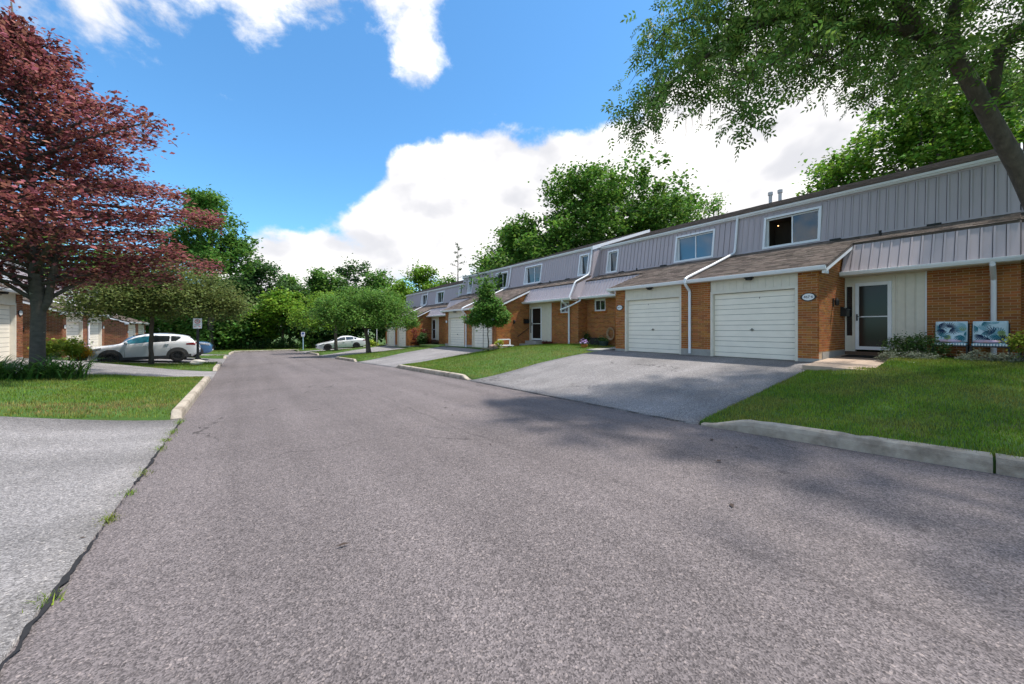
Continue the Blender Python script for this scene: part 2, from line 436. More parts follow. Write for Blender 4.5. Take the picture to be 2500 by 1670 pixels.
class Patch:
    """sheet between two edge polylines that run from the road (b=0) to the house (b=1)"""
    def __init__(s, e0, e1, zf): s.e0, s.e1, s.zf = e0, e1, zf
    def edge(s, e, b):
        k = b*(len(e)-1); i = min(int(k), len(e)-2); t = k-i
        return lerp(e[i][0], e[i+1][0], t), lerp(e[i][1], e[i+1][1], t)
    def at(s, a, b):
        x0, y0 = s.edge(s.e0, b); x1, y1 = s.edge(s.e1, b)
        x, y = lerp(x0, x1, a), lerp(y0, y1, a)
        return (x, y, s.zf(a, b, x, y))
    def mesh(s, na, nb, skirt=.4):
        mb = MB(); vs = [s.at(i/na, j/nb) for j in range(nb+1) for i in range(na+1)]; n = na+1
        mb.add(vs, [(j*n+i, j*n+i+1, (j+1)*n+i+1, (j+1)*n+i) for j in range(nb) for i in range(na)])
        ring = [i for i in range(na+1)] + [j*n+na for j in range(1, nb+1)] + [nb*n+i for i in range(na-1, -1, -1)] + [j*n for j in range(nb-1, 0, -1)]
        b0 = len(mb.v)
        mb.v += [(vs[i][0], vs[i][1], vs[i][2]-skirt) for i in ring]
        m = len(ring)
        mb.f += [(ring[k], b0+k, b0+(k+1)%m, ring[(k+1)%m]) for k in range(m)]
        return mb
    def area(s):
        p = [s.at(0,0), s.at(1,0), s.at(1,1), s.at(0,1)]
        return abs(sum(p[i][0]*p[(i+1)%4][1]-p[(i+1)%4][0]*p[i][1] for i in range(4)))/2

def dz(F):
    return lambda a, b, x, y: zr(y) + .006 + (F - zr(y))*(.4*b + .6*sm(b))
def drive(name, e0, e1, F, na=14, nb=14):
    p = Patch(e0, e1, dz(F)); struct(name, p.mesh(na, nb), MT['drive'], smooth=True); return p
def lawnz(F0, F1, bulge=.12, kerb=.15):
    def f(a, b, x, y):
        d0 = (F0 - zr(y))*(.4*b + .6*sm(b)); d1 = (F1 - zr(y))*(.4*b + .6*sm(b))
        ed = min(1.0, 6*min(a, 1-a) + .25)
        return zr(y) + lerp(d0, d1, a) + .03 + kerb*(1-sm(b/.45))*ed*.85 + bulge*4*a*(1-a)*sm(b*2)
    return f
LAWNS = []
def lawn(name, e0, e1, zf, na=20, nb=20, dens=0.0, hgt=.055):
    p = Patch(e0, e1, zf); struct(name, p.mesh(na, nb), MT['lawn'], smooth=True); LAWNS.append((p, dens, hgt)); return p

KW = .17
# right side (house floors: 0.58, 0.22, -0.37)
F56, F34, F12 = .58, .22, -.37
XG56, XG34, XG12 = 12.74, 12.04, 12.80
def near_lawn(a, b, x, y):
    xk = XR(y)+KW; base = zr(y) + .15
    z = lerp(base, .76, sm((x-xk)/(13.4-xk))*.75 + .25*min(1, max(0, (x-xk)/(13.4-xk))))
    d = zr(y) + (F56-zr(y))*min(1, max(0, (x-5.98)/(12.7-5.98))) + .02
    return lerp(d, z, sm((3.2-y)/1.4)) if y > 1.5 else z
def col_edge(y, x1): return [(lerp(XR(y)+KW-.035, x1, i/8), y) for i in range(9)]
R_near = lawn('lawn_right', col_edge(-9, 15.3), col_edge(1.9, 15.3), near_lawn, 30, 26, 2300, .05)
R_near2 = lawn('lawn_right_corner', col_edge(1.9, 11.45), col_edge(3.13, 11.45), near_lawn, 8, 18, 2300, .05)
drive('driveway_right', [(5.97,3.15),(9,3.14),(12.9,3.14)], [(6.02,10.78),(9,10.78),(12.9,10.6)], F56)
isl1 = lawn('lawn_island', [(6.02+KW,10.76),(9.5,10.78),(13.2,10.7),(15.4,10.6)], [(5.82+KW,17.7),(8.5,17.9),(12.0,18.05),(15.4,18.15)],
     lambda a,b,x,y: lawnz(.50,.36,.20)(a,min(1,b*1.25),x,y), 26, 22, 700, .06)
drive('driveway_middle', [(5.81,17.7),(8.5,17.9),(12.3,18.05)], [(5.28,23.1),(8.5,24.4),(12.3,25.1)], F34)
isl2 = lawn('lawn_middle', [(5.28+KW,23.1),(8.5,24.4),(12.3,25.1),(15,25.2)], [(4.98+KW,27.9),(8,31.2),(12.8,34.8),(15.4,34.8)], lawnz(F34,F12,.15), 18, 16, 160, .08)
drive('driveway_far', [(4.96,27.9),(8,31.2),(13,34.8)], [(4.80,33.7),(8,37),(13,42.2)], F12)
isl3 = lawn('lawn_far', [(4.8+KW,33.7),(8,37),(13,42.2)], [(4.6+KW,39.5),(8,41.0),(13,43.2)], lawnz(F12,-.55,.08), 10, 10, 100, .09)
drive('parking_pad', [(4.60,39.5),(8,40.9),(13,43.1)], [(4.55,45),(8,45.6),(13,46.4)], -.52)
# left side (house floors .31, -.26, -.45)
G1, G2, G3 = .31, -.20, -.55
XH1, XH2, XH3 = -7.05, -7.5, -7.8
drive('driveway_left_near', [(-.88,-14),(-4,-14),(-9,-14)], [(-.95,9.12),(-3.2,9.45),(-9,10.6)], .45, 20, 14)
islL = lawn('lawn_left_island', [(-.95-KW,9.14),(-3.2,9.47),(-7.2,10.4)], [(-1.0-KW,17.5),(-3.4,17.2),(-7.2,16.2)], lawnz(.40,.31,.06,.16), 22, 20, 900, .055)
drive('driveway_left_middle', [(-.99,17.5),(-3.4,17.2),(-7.2,16.2)], [(-1.03,21.4),(-4,22.4),(-7.2,23.4)], G1)
islS = lawn('lawn_left_sign', [(-1.03-KW,21.4),(-4,22.4),(-7.2,23.4)], [(-1.08-KW,27.3),(-4,27.6),(-7.6,28.3)], lawnz(.12,-.30,.04), 16, 14, 330, .07)
drive('driveway_left_far', [(-1.07,27.3),(-4,27.6),(-7.7,28.3)], [(-1.11,34),(-4,34.4),(-7.7,35.3)], G2)
islF = lawn('lawn_left_strip', [(-1.11-KW,34),(-4,34.4),(-7.7,35.3)], [(-1.12-KW,36.6),(-4,37.4),(-8,39.5)], lawnz(G2,-.4,.05), 8, 8, 90, .09)
drive('driveway_left_last', [(-1.11,36.6),(-4,37.4),(-8,39.5)], [(-1.08,42),(-4,43.4),(-8,49.5)], G3)
lawn('lawn_left_end', [(-1.08-KW,42),(-4,43.4),(-8,49.5)], [(-.9-KW,49.5),(-4,50.5),(-8,51)], lawnz(G3,-.75,.05), 8, 8, 60, .1)
# lots the houses stand on, lawn at the end of the street
lawn('lot_right_near', [(12.7,2.9),(22,2.9),(34,2.9)], [(12.7,14.2),(22,14.2),(34,14.2)], lambda a,b,x,y: .52-.02*y*.5, 4, 4)
lawn('lot_right_middle', [(12.0,14.2),(22,14.2),(34,14.2)], [(12.0,30),(22,30),(34,30)], lambda a,b,x,y: lerp(.40,.18,a), 4, 4)
lawn('lot_right_far', [(12.6,30),(22,30),(34,30)], [(12.6,47),(22,47),(34,47)], lambda a,b,x,y: lerp(-.1,-.6,a), 4, 4)
lawn('lot_left', [(-7.2,14),(-14,14),(-24,14)], [(-7.2,24.5),(-14,24.5),(-24,24.5)], lambda a,b,x,y: lerp(.28,.20,a), 4, 4)
lawn('lot_left_far', [(-7.3,24.5),(-14,24.5),(-24,24.5)], [(-7.9,52),(-14,52),(-24,52)], lambda a,b,x,y: lerp(.15,-.6,sm(a*1.6)), 8, 4)
lawn('lawn_street_end', [(34,48.2),(12,48.2),(4.3,48.25),(-.9,48.6),(-8,51),(-24,51)], [(40,75),(12,75),(4,75),(-2,75),(-10,75),(-30,75)], lambda a,b,x,y: zr(y)+.14+.02*a, 10, 20, 40, .1)
lawn('verge_parking', [(4.5,45.2),(8,45.7),(14,46.5)], [(4.45,48.2),(8,48.2),(14,48.2)], lambda a,b,x,y: lerp(zr(y)+.12, -.5, sm(b)), 4, 6, 60, .1)

KPROF = [(0,-.2),(.012,.10),(.03,.150),(.055,.168),(.15,.172),(.168,.155),(.172,-.2)]
def kerb(pts, side, h0=1.0, taper=(0,0), z=zr, name='kerb', step=.13):
    """pts along the gutter line; side +1 = kerb lies to +X of the line"""
    P = []
    for (x0,y0),(x1,y1) in zip(pts, pts[1:]):
        d = math.hypot(x1-x0, y1-y0); m = max(1, int(d/step))
        P += [(lerp(x0,x1,i/m), lerp(y0,y1,i/m)) for i in range(m)]
    P.append(pts[-1])
    S = [0]
    for a, b in zip(P, P[1:]): S.append(S[-1] + math.hypot(b[0]-a[0], b[1]-a[1]))
    mb = MB(); vs = []
    for i, (x, y) in enumerate(P):
        a = P[max(0,i-1)]; b = P[min(len(P)-1,i+1)]
        tx, ty = b[0]-a[0], b[1]-a[1]; l = math.hypot(tx, ty); nx, ny = ty/l, -tx/l
        if nx*side < 0 or (abs(nx) < .3 and ny*1 < 0 and side == 2): nx, ny = -nx, -ny
        k = 1.0
        if taper[0]: k = min(k, .12 + .88*sm(S[i]/taper[0]))
        if taper[1]: k = min(k, .12 + .88*sm((S[-1]-S[i])/taper[1]))
        w = RNG.uniform(-.002, .002)
        for o, h in KPROF:
            ch = RNG.uniform(-.0015, .0015) + (RNG.uniform(-.016, 0) if RNG.random() < .03 and .05 < h else 0)
            vs.append((x + nx*(o+w+ch*.6), y + ny*(o+w+ch*.6), z(y) + ((h+ch)*k*h0 if h > 0 else h)))
    m = len(KPROF)
    mb.add(vs, [(i*m+j, (i+1)*m+j, (i+1)*m+j+1, i*m+j+1) for i in range(len(P)-1) for j in range(m-1)])
    mb.f += [tuple(range(m)), tuple(range((len(P)-1)*m, len(P)*m))]
    return struct(name, mb, MT['kerb'])
kerb([(XR(.17), .17), (XR(1.6), 1.6), (5.99, 3.05)], 1, 1.04, (0, .75))
kerb([(XR(y), y) for y in (-9, -6, -3, .15)], 1, 1.04)
kerb([(XR(y)-.005, y) for y in (10.85, 14, 17.6)], 1, .9, (.5, .4))
kerb([(XR(y)-.005, y) for y in (23.2, 25, 27.8)], 1, .9, (.4, .4))
kerb([(XR(y)-.005, y) for y in (33.8, 36, 39.4)], 1, .9, (.4, .4))
kerb([(XR(y)-.005, y) for y in (45.1, 46.5, 47.4)] + [(4.25, 48.15)], 1, .9, (.4, 0))
kerb([(XL(y)+.005, y) for y in (9.2, 12)], -1, 1.0, (.12, 0))
kerb([(XL(y)+.005, y) for y in (12.015, 15, 17.3)], -1, 1.0, (0, .5))
kerb([(XL(y)+.005, y) for y in (21.55, 24, 27.1)], -1, 1.0, (.15, .4))
kerb([(XL(y)+.005, y) for y in (34.1, 36.5)], -1, .9, (.3, .3))
kerb([(XL(y)+.005, y) for y in (42.1, 45, 47.6)], -1, .9, (.3, 0))
kerb([(4.6, 48.15), (2.5, 48.35), (0, 48.5), (-.95, 48.5)], 2, .9, (0, 0))

# seam crack between the near left driveway and the road, filled with tar and weeds
mb = MB(); rr = random.Random(3); pts = []
y = -1.0
while y < 9.0:
    pts.append((y, XL(y) + rr.uniform(-.015, .015), max(.003, .009 + .011*math.sin(y*2.3) + rr.uniform(-.007, .007)))); y += .07
vs = []
for y, x, w in pts:
    vs += [(x-w, y, zr(y)+.006), (x+w*.7, y, zr(y)+.0075)]
mb.add(vs, [(2*i, 2*i+1, 2*i+3, 2*i+2) for i in range(len(pts)-1)])
struct('road_seam', mb, MT['crack'])
mb = MB(); vs = []; pts = []; y = 3.3      # seam along the right driveway
while y < 10.7:
    pts.append((y, XR(y)-.01 + rr.uniform(-.01, .01), rr.uniform(.004, .018))); y += .08
for y, x, w in pts: vs += [(x-w, y, zr(y)+.011), (x+w, y, zr(y)+.0105)]
mb.add(vs, [(2*i, 2*i+1, 2*i+3, 2*i+2) for i in range(len(pts)-1)])
struct('driveway_seam', mb, MT['crack'])

# grass blades on the lawns (uncountable)
def grass_mat():
    m = leaf('grass_blade', (.165,.270,.028), .55, .03, .38, .6)
    nt = m.node_tree; N = nt.nodes; L = nt.links
    rgb = next(n for n in N if n.type == 'RGB'); tc = next(n for n in N if n.type == 'TEX_COORD')
    hs = next(n for n in N if n.type == 'HUE_SAT')
    no = N.new('ShaderNodeTexNoise'); no.inputs['Scale'].default_value = .9; no.inputs['Detail'].default_value = 5; L.new(tc.outputs['Object'], no.inputs[0])
    mr_ = N.new('ShaderNodeMapRange'); L.new(no.outputs[0], mr_.inputs[0])
    for i, v in enumerate((.44, .66, 0, .9)): mr_.inputs[i+1].default_value = v
    # one scorched patch near the left kerb
    mp = N.new('ShaderNodeMapping'); mp.inputs['Location'].default_value = (2.5, -10.15, 0); mp.inputs['Scale'].default_value = (1,1,0)
    L.new(tc.outputs['Object'], mp.inputs[0])
    sc = N.new('ShaderNodeVectorMath'); sc.operation = 'MULTIPLY'; sc.inputs[1].default_value = (.62, 1.7, 0); L.new(mp.outputs[0], sc.inputs[0])
    ln = N.new('ShaderNodeVectorMath'); ln.operation = 'LENGTH'; L.new(sc.outputs[0], ln.inputs[0])
    m2 = N.new('ShaderNodeMapRange'); L.new(ln.outputs['Value'], m2.inputs[0])
    for i, v in enumerate((.2, 1.5, 1.6, 0)): m2.inputs[i+1].default_value = v
    n3 = N.new('ShaderNodeTexNoise'); n3.inputs['Scale'].default_value = 4; n3.inputs['Detail'].default_value = 4; L.new(tc.outputs['Object'], n3.inputs[0])
    m3 = N.new('ShaderNodeMapRange'); L.new(n3.outputs[0], m3.inputs[0])
    for i, v in enumerate((.40, .58, .1, 1)): m3.inputs[i+1].default_value = v
    mu = N.new('ShaderNodeMath'); mu.operation = 'MULTIPLY'; mu.use_clamp = True; L.new(m2.outputs[0], mu.inputs[0]); L.new(m3.outputs[0], mu.inputs[1])
    x1 = N.new('ShaderNodeMix'); x1.data_type = 'RGBA'; L.new(mr_.outputs[0], x1.inputs[0]); L.new(rgb.outputs[0], x1.inputs[6]); x1.inputs[7].default_value = (.29,.28,.062,1)
    x2 = N.new('ShaderNodeMix'); x2.data_type = 'RGBA'; L.new(mu.outputs[0], x2.inputs[0]); L.new(x1.outputs[2], x2.inputs[6]); x2.inputs[7].default_value = (.36,.26,.10,1)
    L.new(x2.outputs[2], hs.inputs['Color'])
    return m
MT['grass'] = grass_mat()
def grass_tris(P, h, lean=.5, wid=.0045):
    """P (n,3) roots -> V, F"""
    n = len(P); ang = NR.uniform(0, 2*math.pi, n); hh = h*NR.uniform(.55, 1.25, n); w = wid*NR.uniform(.7, 1.5, n)*(h/.05)
    dx, dy = np.cos(ang), np.sin(ang); ln = NR.uniform(.05, lean, n)*hh; la = NR.uniform(0, 2*math.pi, n)
    V = np.empty((n, 3, 3))
    V[:,0] = P + np.stack([dx*w, dy*w, np.full(n, -.005)], 1); V[:,1] = P + np.stack([-dx*w, -dy*w, np.full(n, -.005)], 1)
    V[:,2] = P + np.stack([np.cos(la)*ln, np.sin(la)*ln, hh], 1)
    return V.reshape(-1, 3), np.arange(3*n).reshape(n, 3)
def grass_on(p, dens, h):
    n = int(p.area()*dens); A = NR.random(n); B = NR.random(n)
    return np.array([p.at(a, b) for a, b in zip(A, B)])
for (p, dens, h), nm in zip(list(LAWNS), range(99)):
    if dens <= 0: continue
    P = grass_on(p, dens, h)
    if nm == 0:   # fewer blades where the camera cannot see
        P = P[(P[:,1] > -2.2) & (P[:,0] < 14.2)]
    V, Fq = grass_tris(P, h)
    tag(new_obj('grass', np_mesh('grass', V, Fq, MT['grass'], k=3)), 'short mown grass covering the lawns', 'grass', kind='stuff')
P = []      # weeds growing out of the seam, as a ragged line
for y0, spread, n in ((3.3,.05,50),(4.45,.07,110),(5.1,.05,50),(5.75,.07,80),(6.9,.10,80),(7.4,.08,90),(7.95,.12,130),(8.85,.16,150)):
    for i in range(n):
        y = rr.gauss(y0, spread); P.append((XL(y)+rr.gauss(-.01,.035), y, zr(y)))
V, Fq = grass_tris(np.array(P), .034, 1.8, .005)
tag(new_obj('seam_weeds', np_mesh('seam_weeds', V, Fq, MT['grass'], k=3)), 'tufts of weeds growing in the seam along the road edge', 'weeds', kind='stuff')
# ------------------------------------------------------------------ townhouses
def one_brick_mat(src, name):
    m = MT[src].copy(); m.name = name; nt = m.node_tree
    g = next(n for n in nt.nodes if n.type == 'NEW_GEOMETRY'); oi = nt.nodes.new('ShaderNodeObjectInfo')
    for l in list(nt.links):
        if l.from_node == g: nt.links.new(oi.outputs['Random'], l.to_socket)
    return m
MT['brick_one'] = one_brick_mat('brick', 'orange_brick_single')
BL, BH, BJ = .200, .0575, .0115
def brick_cells(a0, a1, z0, z1, holes=(), top=None, seed=0):
    """running bond; yields (a_lo, a_hi, z_lo, z_hi)"""
    out = []; z = z0 + BJ; row = seed
    while z + BH <= z1 + .02:
        zh = min(z + BH, z1)
        iv = [(a0, a1)]
        for h0, h1, hz0, hz1 in holes:
            if z < hz1 and zh > hz0:
                iv = [q for l, r in iv for q in ((l, min(r, h0)), (max(l, h1), r)) if q[1]-q[0] > .03]
        for l, r in iv:
            p = a0 - (BL+BJ)*(.5 if row % 2 else 0)
            while p < r:
                c0, c1 = max(p, l), min(p + BL, r)
                if c1 - c0 > .035 and (top is None or zh < min(top(c0), top(c1))): out.append((c0, c1, z, zh))
                p += BL + BJ
        z += BH + BJ; row += 1
    return out

def text_mesh(body, size, depth=.002):
    cu = bpy.data.curves.new('txt', 'FONT'); cu.body = body; cu.size = size; cu.extrude = depth; cu.align_x = 'CENTER'; cu.align_y = 'CENTER'
    o = bpy.data.objects.new('txt', cu); COL.objects.link(o)
    dg = bpy.context.evaluated_depsgraph_get(); me = bpy.data.meshes.new_from_object(o.evaluated_get(dg))
    bpy.data.objects.remove(o); return me

def townhouse(label, Yc, sgn, Xg, side, Fg, Fh, W, wins, small=None, bricks=('brick','mortar'), plaque=None, single_bricks=0,
              panel_s=(4.55, 5.12), blue_pane=False, lamp_room=False, downspout=False, end_spout=False, vents=(), mailbox=True, group='townhouses along the street', rail=False, door=True, De=2.5, corner_spout=False, link_spout=False):
    def P(s, d, z): return (Xg + side*d, Yc + sgn*s, z)
    def bx(mb, s0, s1, d0, d1, z0, z1):
        mb.hexa([P(s0,d0,z0),P(s1,d0,z0),P(s1,d1,z0),P(s0,d1,z0),P(s0,d0,z1),P(s1,d0,z1),P(s1,d1,z1),P(s0,d1,z1)])
    def sl(mb, s0, s1, da0, da1, za, db0, db1, zb_):   # box whose depth range shifts with height
        mb.hexa([P(s0,da0,za),P(s1,da0,za),P(s1,da1,za),P(s0,da1,za),P(s0,db0,zb_),P(s1,db0,zb_),P(s1,db1,zb_),P(s0,db1,zb_)])
    def ext(mb, s0, s1, prof): mb.prism([P(s0,d,z) for d, z in prof], [P(s1,d,z) for d, z in prof])
    B = P(W*.5, 3.0, Fg)
    H = thing('townhouse', B, label, 'townhouse', group)
    def pt(name, mb, m, parent=None, **k): return part(name, mb, MT[m], parent or H, off=B, **k)
    SD, SB, SP, SE = .51, 2.95, 3.42, W       # door start, door end, pier end, unit end
    ze = Fg + 2.62; zb = Fh + 3.65; zt = Fh + 5.15; dtop = 3.5 + .17*1.5
    roof = lambda d: ze + (zb - ze)*(d + .22)/3.72
    dm = lambda z: 3.5 + .17*(z - zb)
    ztop_l = roof(2.45); zl = Fh + 2.28; dl = lambda z: 2.45 - .53*(ztop_l - z)
    dlow = dl(zl)
    gd = Fg - .5
    # --- brick walls
    zpier = ze - .10
    def wl(*boxes):
        m_ = MB()
        for q in boxes: bx(m_, *q)
        return pt('brick_wall', m_, bricks[1])
    w_c = wl((0, SD, 0, .25, gd, zpier)); w_p = wl((SB, SP-.004, 0, .3, gd, zpier))
    mb = MB()
    mb.prism([P(SP-.12,.301,gd),P(SP-.12,De,gd),P(SP-.12,De,roof(De)-.12),P(SP-.12,.301,roof(.3)-.12)], [P(SP,.301,gd),P(SP,De,gd),P(SP,De,roof(De)-.12),P(SP,.301,roof(.3)-.12)])
    mb.prism([P(SP-.0039,.004,gd),P(SP-.0039,.301,gd),P(SP-.0039,.301,roof(.3)-.12),P(SP-.0039,.004,roof(0)-.12)], [P(SP,.004,gd),P(SP,.301,gd),P(SP,.301,roof(.3)-.12),P(SP,.004,roof(0)-.12)])
    w_r = pt('brick_wall', mb, bricks[1])
    sb0 = panel_s[1] + .03
    hole = []
    if small:
        h0, h1 = small; hz0, hz1 = Fh + 1.58, Fh + 2.22; hole = [(h0, h1, hz0, hz1)]
        w_e = wl((sb0, h0, De, De+.2, gd, zl), (h1, SE, De, De+.2, gd, zl), (h0, h1, De, De+.2, gd, hz0), (h0, h1, De, De+.2, hz1, zl))
    else: w_e = wl((sb0, SE, De, De+.2, gd, zl))
    w_s = wl((SE-.15, SE, De+.2, 6.0, gd, zl)); wl((0, SE, 12.8, 13.0, gd, zt))
    WALLS = [w_c, w_p, w_r, w_e, w_s]
    fb = Fg + .22
    faces = []   # (cells, fn(a, o, z))
    faces.append((brick_cells(0, SD, fb, zpier, seed=0), lambda a,o,z: P(a,-o,z)))
    faces.append((brick_cells(SB, SP, fb-.13, zpier, seed=1), lambda a,o,z: P(a,-o,z)))
    faces.append((brick_cells(.0, De-.005, fb + (.06 if Fh-Fg < .4 else .02), 99 if False else roof(De), top=lambda a: roof(a)-.13, seed=0), lambda a,o,z: P(SP+o,a,z)))
    ent = brick_cells(sb0, SE, Fh-.45, zl-.05, hole, seed=1)
    faces.append((ent, lambda a,o,z: P(a,De-o,z)))
    faces.append((brick_cells(De+.01, 4.2, Fh-.45, zl-.02, seed=0), lambda a,o,z: P(SE+o,a,z)))
    left = single_bricks; cache = {}
    order = [3, 1, 0, 2, 4]
    for fi in order:
        cells, fn = faces[fi]; wall = WALLS[fi]; mbs = MB()
        for (a0, a1, z0, z1) in cells:
            q = RNG.uniform(.006, .0105)
            if left > 0 and fi in (3, 1, 0):
                left -= 1
                key = (round(a1-a0, 3), round(z1-z0, 3), fi)
                if key not in cache:
                    k = MB(); l2 = (a1-a0)/2; h2 = (z1-z0)/2
                    k.box(-.02, .02, -l2, l2, -h2, h2)
                    me = mesh_of(k, 'brick', mats=(MT['brick_one'],)); cache[key] = me
                c = Vector(fn((a0+a1)/2, q-.02, (z0+z1)/2)) - Vector(B)
                new_obj('brick', cache[key], wall, c)
            else:
                pts = [fn(a,o,z) for z in (z0, z1) for a, o in ((a0,-.02),(a1,-.02),(a1,q),(a0,q))]
                mbs.hexa(pts)
        if mbs.v: part('brick_courses', mbs, MT[bricks[0]], wall, off=B, kind='stuff')
    lowf = Fh-Fg > .4
    for q in ((0, SD, -.02, .2, gd, Fg+.215), (SB+.002, SP+.012, -.02 if lowf else -.012, .28, gd, Fg+(.215 if lowf else .09)), (SP-.1, SP+.016, .285, De, gd, Fg+.2 if lowf else Fg+.26), (sb0, SE+.015, De-.02, De+.22, gd, Fh-.44)):
        mb = MB(); bx(mb, *q); pt('foundation', mb, 'concrete')
    # --- garage
    mb = MB()
    bx(mb, SD, SD+.075, .0, .20, gd, Fg+2.16); bx(mb, SB-.075, SB, .0, .20, gd, Fg+2.16); bx(mb, SD+.076, SB-.076, .0, .20, Fg+2.085, Fg+2.16)
    pt('garage_frame', mb, 'cream')
    mb = MB(); nb = 12; wb = (SB-SD)/nb
    for i in range(nb): bx(mb, SD+i*wb+.002, SD+(i+1)*wb-.002, .02, .07, Fg+2.162, ze-.09)
    bx(mb, SD, SB, .05, .12, Fg+2.161, ze-.09)
    pt('header_boards', mb, 'cream')
    mb = MB(); bx(mb, SD+.077, SB-.077, .155, .20, Fg-.02, Fg+2.084)
    gdo = pt('garage_door', mb, 'groove')
    for i in range(4):
        k = MB(); z0 = Fg + .012 + i*.518
        bx(k, SD+.08, SB-.08, .135, .168, z0, z0+.132); bx(k, SD+.08, SB-.08, .135, .168, z0+.143, z0+.33)
        bx(k, SD+.08, SB-.08, .135, .168, z0+.342, z0+.506)
        part('panel', k, MT['gdoor'], gdo, off=B)
    k = MB(); sc = (SD+SB)/2
    bx(k, sc-.05, sc+.05, .10, .134, Fg+.88, Fg+.905); bx(k, sc-.012, sc+.012, .10, .134, Fg+.85, Fg+.94)
    part('handle', k, MT['brass'], gdo, off=B)
    k = MB(); bx(k, sc+.2, sc+.215, .128, .134, Fg+1.86, Fg+1.91); part('lock', k, MT['gap'], gdo, off=B)
    # soffit, fascia and gutter of the garage roof
    se = SP + .22
    mb = MB(); bx(mb, 0, se-.03, -.19, .0, ze-.105, ze-.085); pt('soffit', mb, 'cream')
    def gutter(s0, s1, df, z_, nm='gutter', parent=None):
        mb = MB(); ext(mb, s0, s1, [(df+.12,z_),(df+.12,z_-.10),(df+.035,z_-.105),(df+.005,z_-.045),(df-.002,z_),(df+.012,z_+.004),(df+.018,z_-.012)])
        return pt(nm, mb, 'white', parent)
    gutter(0, se, -.34, ze-.005)
    mb = MB()   # sloping rake board at the open end of the garage roof
    mb.hexa([P(se-.03,-.22,ze-.17),P(se,-.22,ze-.17),P(se,2.46,roof(2.46)-.17),P(se-.03,2.46,roof(2.46)-.17),
             P(se-.03,-.22,ze-.02),P(se,-.22,ze-.02),P(se,2.46,roof(2.46)-.02),P(se-.03,2.46,roof(2.46)-.02)])
    bx(mb, se-.10, se-.031, -.21, .10, ze-.20, ze-.106)
    pt('rake_board', mb, 'white')
    mb = MB(); mb.hexa([P(SP+.014,.0,roof(0)-.14),P(se-.031,.0,roof(0)-.14),P(se-.031,2.46,roof(2.46)-.14),P(SP+.014,2.46,roof(2.46)-.14),
             P(SP+.014,.0,roof(0)-.125),P(se-.031,.0,roof(0)-.125),P(se-.031,2.46,roof(2.46)-.125),P(SP+.014,2.46,roof(2.46)-.125)])
    pt('rake_soffit', mb, 'cream')
    # --- lower shingle roof
    mb = MB()
    def slab(mb, s0, s1, d0, d1, f, th=.07):
        mb.hexa([P(s0,d0,f(d0)-th),P(s1,d0,f(d0)-th),P(s1,d1,f(d1)-th),P(s0,d1,f(d1)-th),P(s0,d0,f(d0)),P(s1,d0,f(d0)),P(s1,d1,f(d1)),P(s0,d1,f(d1))])
    slab(mb, 0, se+.004, -.25, 3.55, roof); slab(mb, se+.005, SE, 2.43, 3.55, roof)
    lr = pt('roof', mb, 'roofdeck')
    def shingles(rects, f, parent):
        k = MB()
        for s0, s1, d0, d1 in rects:
            d = d0 - .015; r = 0
            while d < d1:
                s = s0 - RNG.uniform(0, .25)
                while s < s1:
                    w = RNG.uniform(.16, .36); a, b = max(s, s0), min(s+w-.004, s1); s += w
                    if b - a < .03: continue
                    j = RNG.uniform(0, .012); e = min(d+.155, d1)
                    t0 = f(d) + .017 + j*.5; d_ = d - j
                    k.add([P(a,d_,t0),P(b,d_,t0),P(b,e,f(e)+.005),P(a,e,f(e)+.005),P(a,d_,t0-.02),P(b,d_,t0-.02)], [(0,1,2,3),(4,5,1,0)])
                d += .142; r += 1
        part('shingles', k, MT['shingle'], parent, off=B, kind='stuff')
    shingles([(0, se+.01, -.27, 3.5), (se+.011, SE, 2.42, 3.5)], roof, lr)
    # --- upper sloping siding with recessed windows
    zw0, zw1 = zb + .10, zb + 1.26
    mb = MB(); sl(mb, 0, SE, 3.46, 3.54, zb-.02, dm(zb+.05)-.035, dm(zb+.05)+.02, zb+.05)
    sl(mb, 0, SE, dm(zt-.06)-.03, dm(zt-.06)+.03, zt-.06, dm(zt)-.03, dm(zt)+.03, zt+.02)
    ext(mb, SE-.03, SE-.001, [(3.5,zb-.1),(dtop,zt+.02),(6.2,zt+.02),(6.2,zb-.1)])
    sid = pt('siding', mb, 'siding')
    def spans(tot, holes):
        e = [0.0]; cur = 0.0
        for a, b, *_ in sorted(holes):
            n = max(1, round((a-cur)/.205)); e += [cur + (a-cur)*(i+1)/n for i in range(n)]
            n = max(1, round((b-a)/.205)); e += [a + (b-a)*(i+1)/n for i in range(n)]; cur = b
        n = max(1, round((tot-cur)/.205)); e += [cur + (tot-cur)*(i+1)/n for i in range(n)]
        return e
    def panel_at(a, b, z0, z1, df, parent):
        k = MB()
        sl(k, a+.001, b-.011, df(z0)-.016, df(z0)+.012, z0, df(z1)-.016, df(z1)+.012, z1)
        sl(k, a+.001, a+.040, df(z0)-.036, df(z0)-.0161, z0, df(z1)-.036, df(z1)-.0161, z1)
        part('siding_panel', k, MT['siding'], parent, off=B)
    def backing(s0, s1, z0, z1, df, parent):
        k = MB(); sl(k, s0, s1, df(z0)+.013, df(z0)+.028, z0, df(z1)+.013, df(z1)+.028, z1); part('backing', k, MT['siding_edge'], parent, off=B)
    cur = 0.0
    for w in sorted(wins) + [(SE, SE, '')]:
        backing(cur, w[0], zb+.05, zt-.06, dm, sid)
        if w[1] > w[0]: backing(w[0], w[1], zb+.05, zw0, dm, sid); backing(w[0], w[1], zw1, zt-.06, dm, sid)
        cur = w[1]
    ed = spans(SE, [(w[0], w[1]) for w in wins])
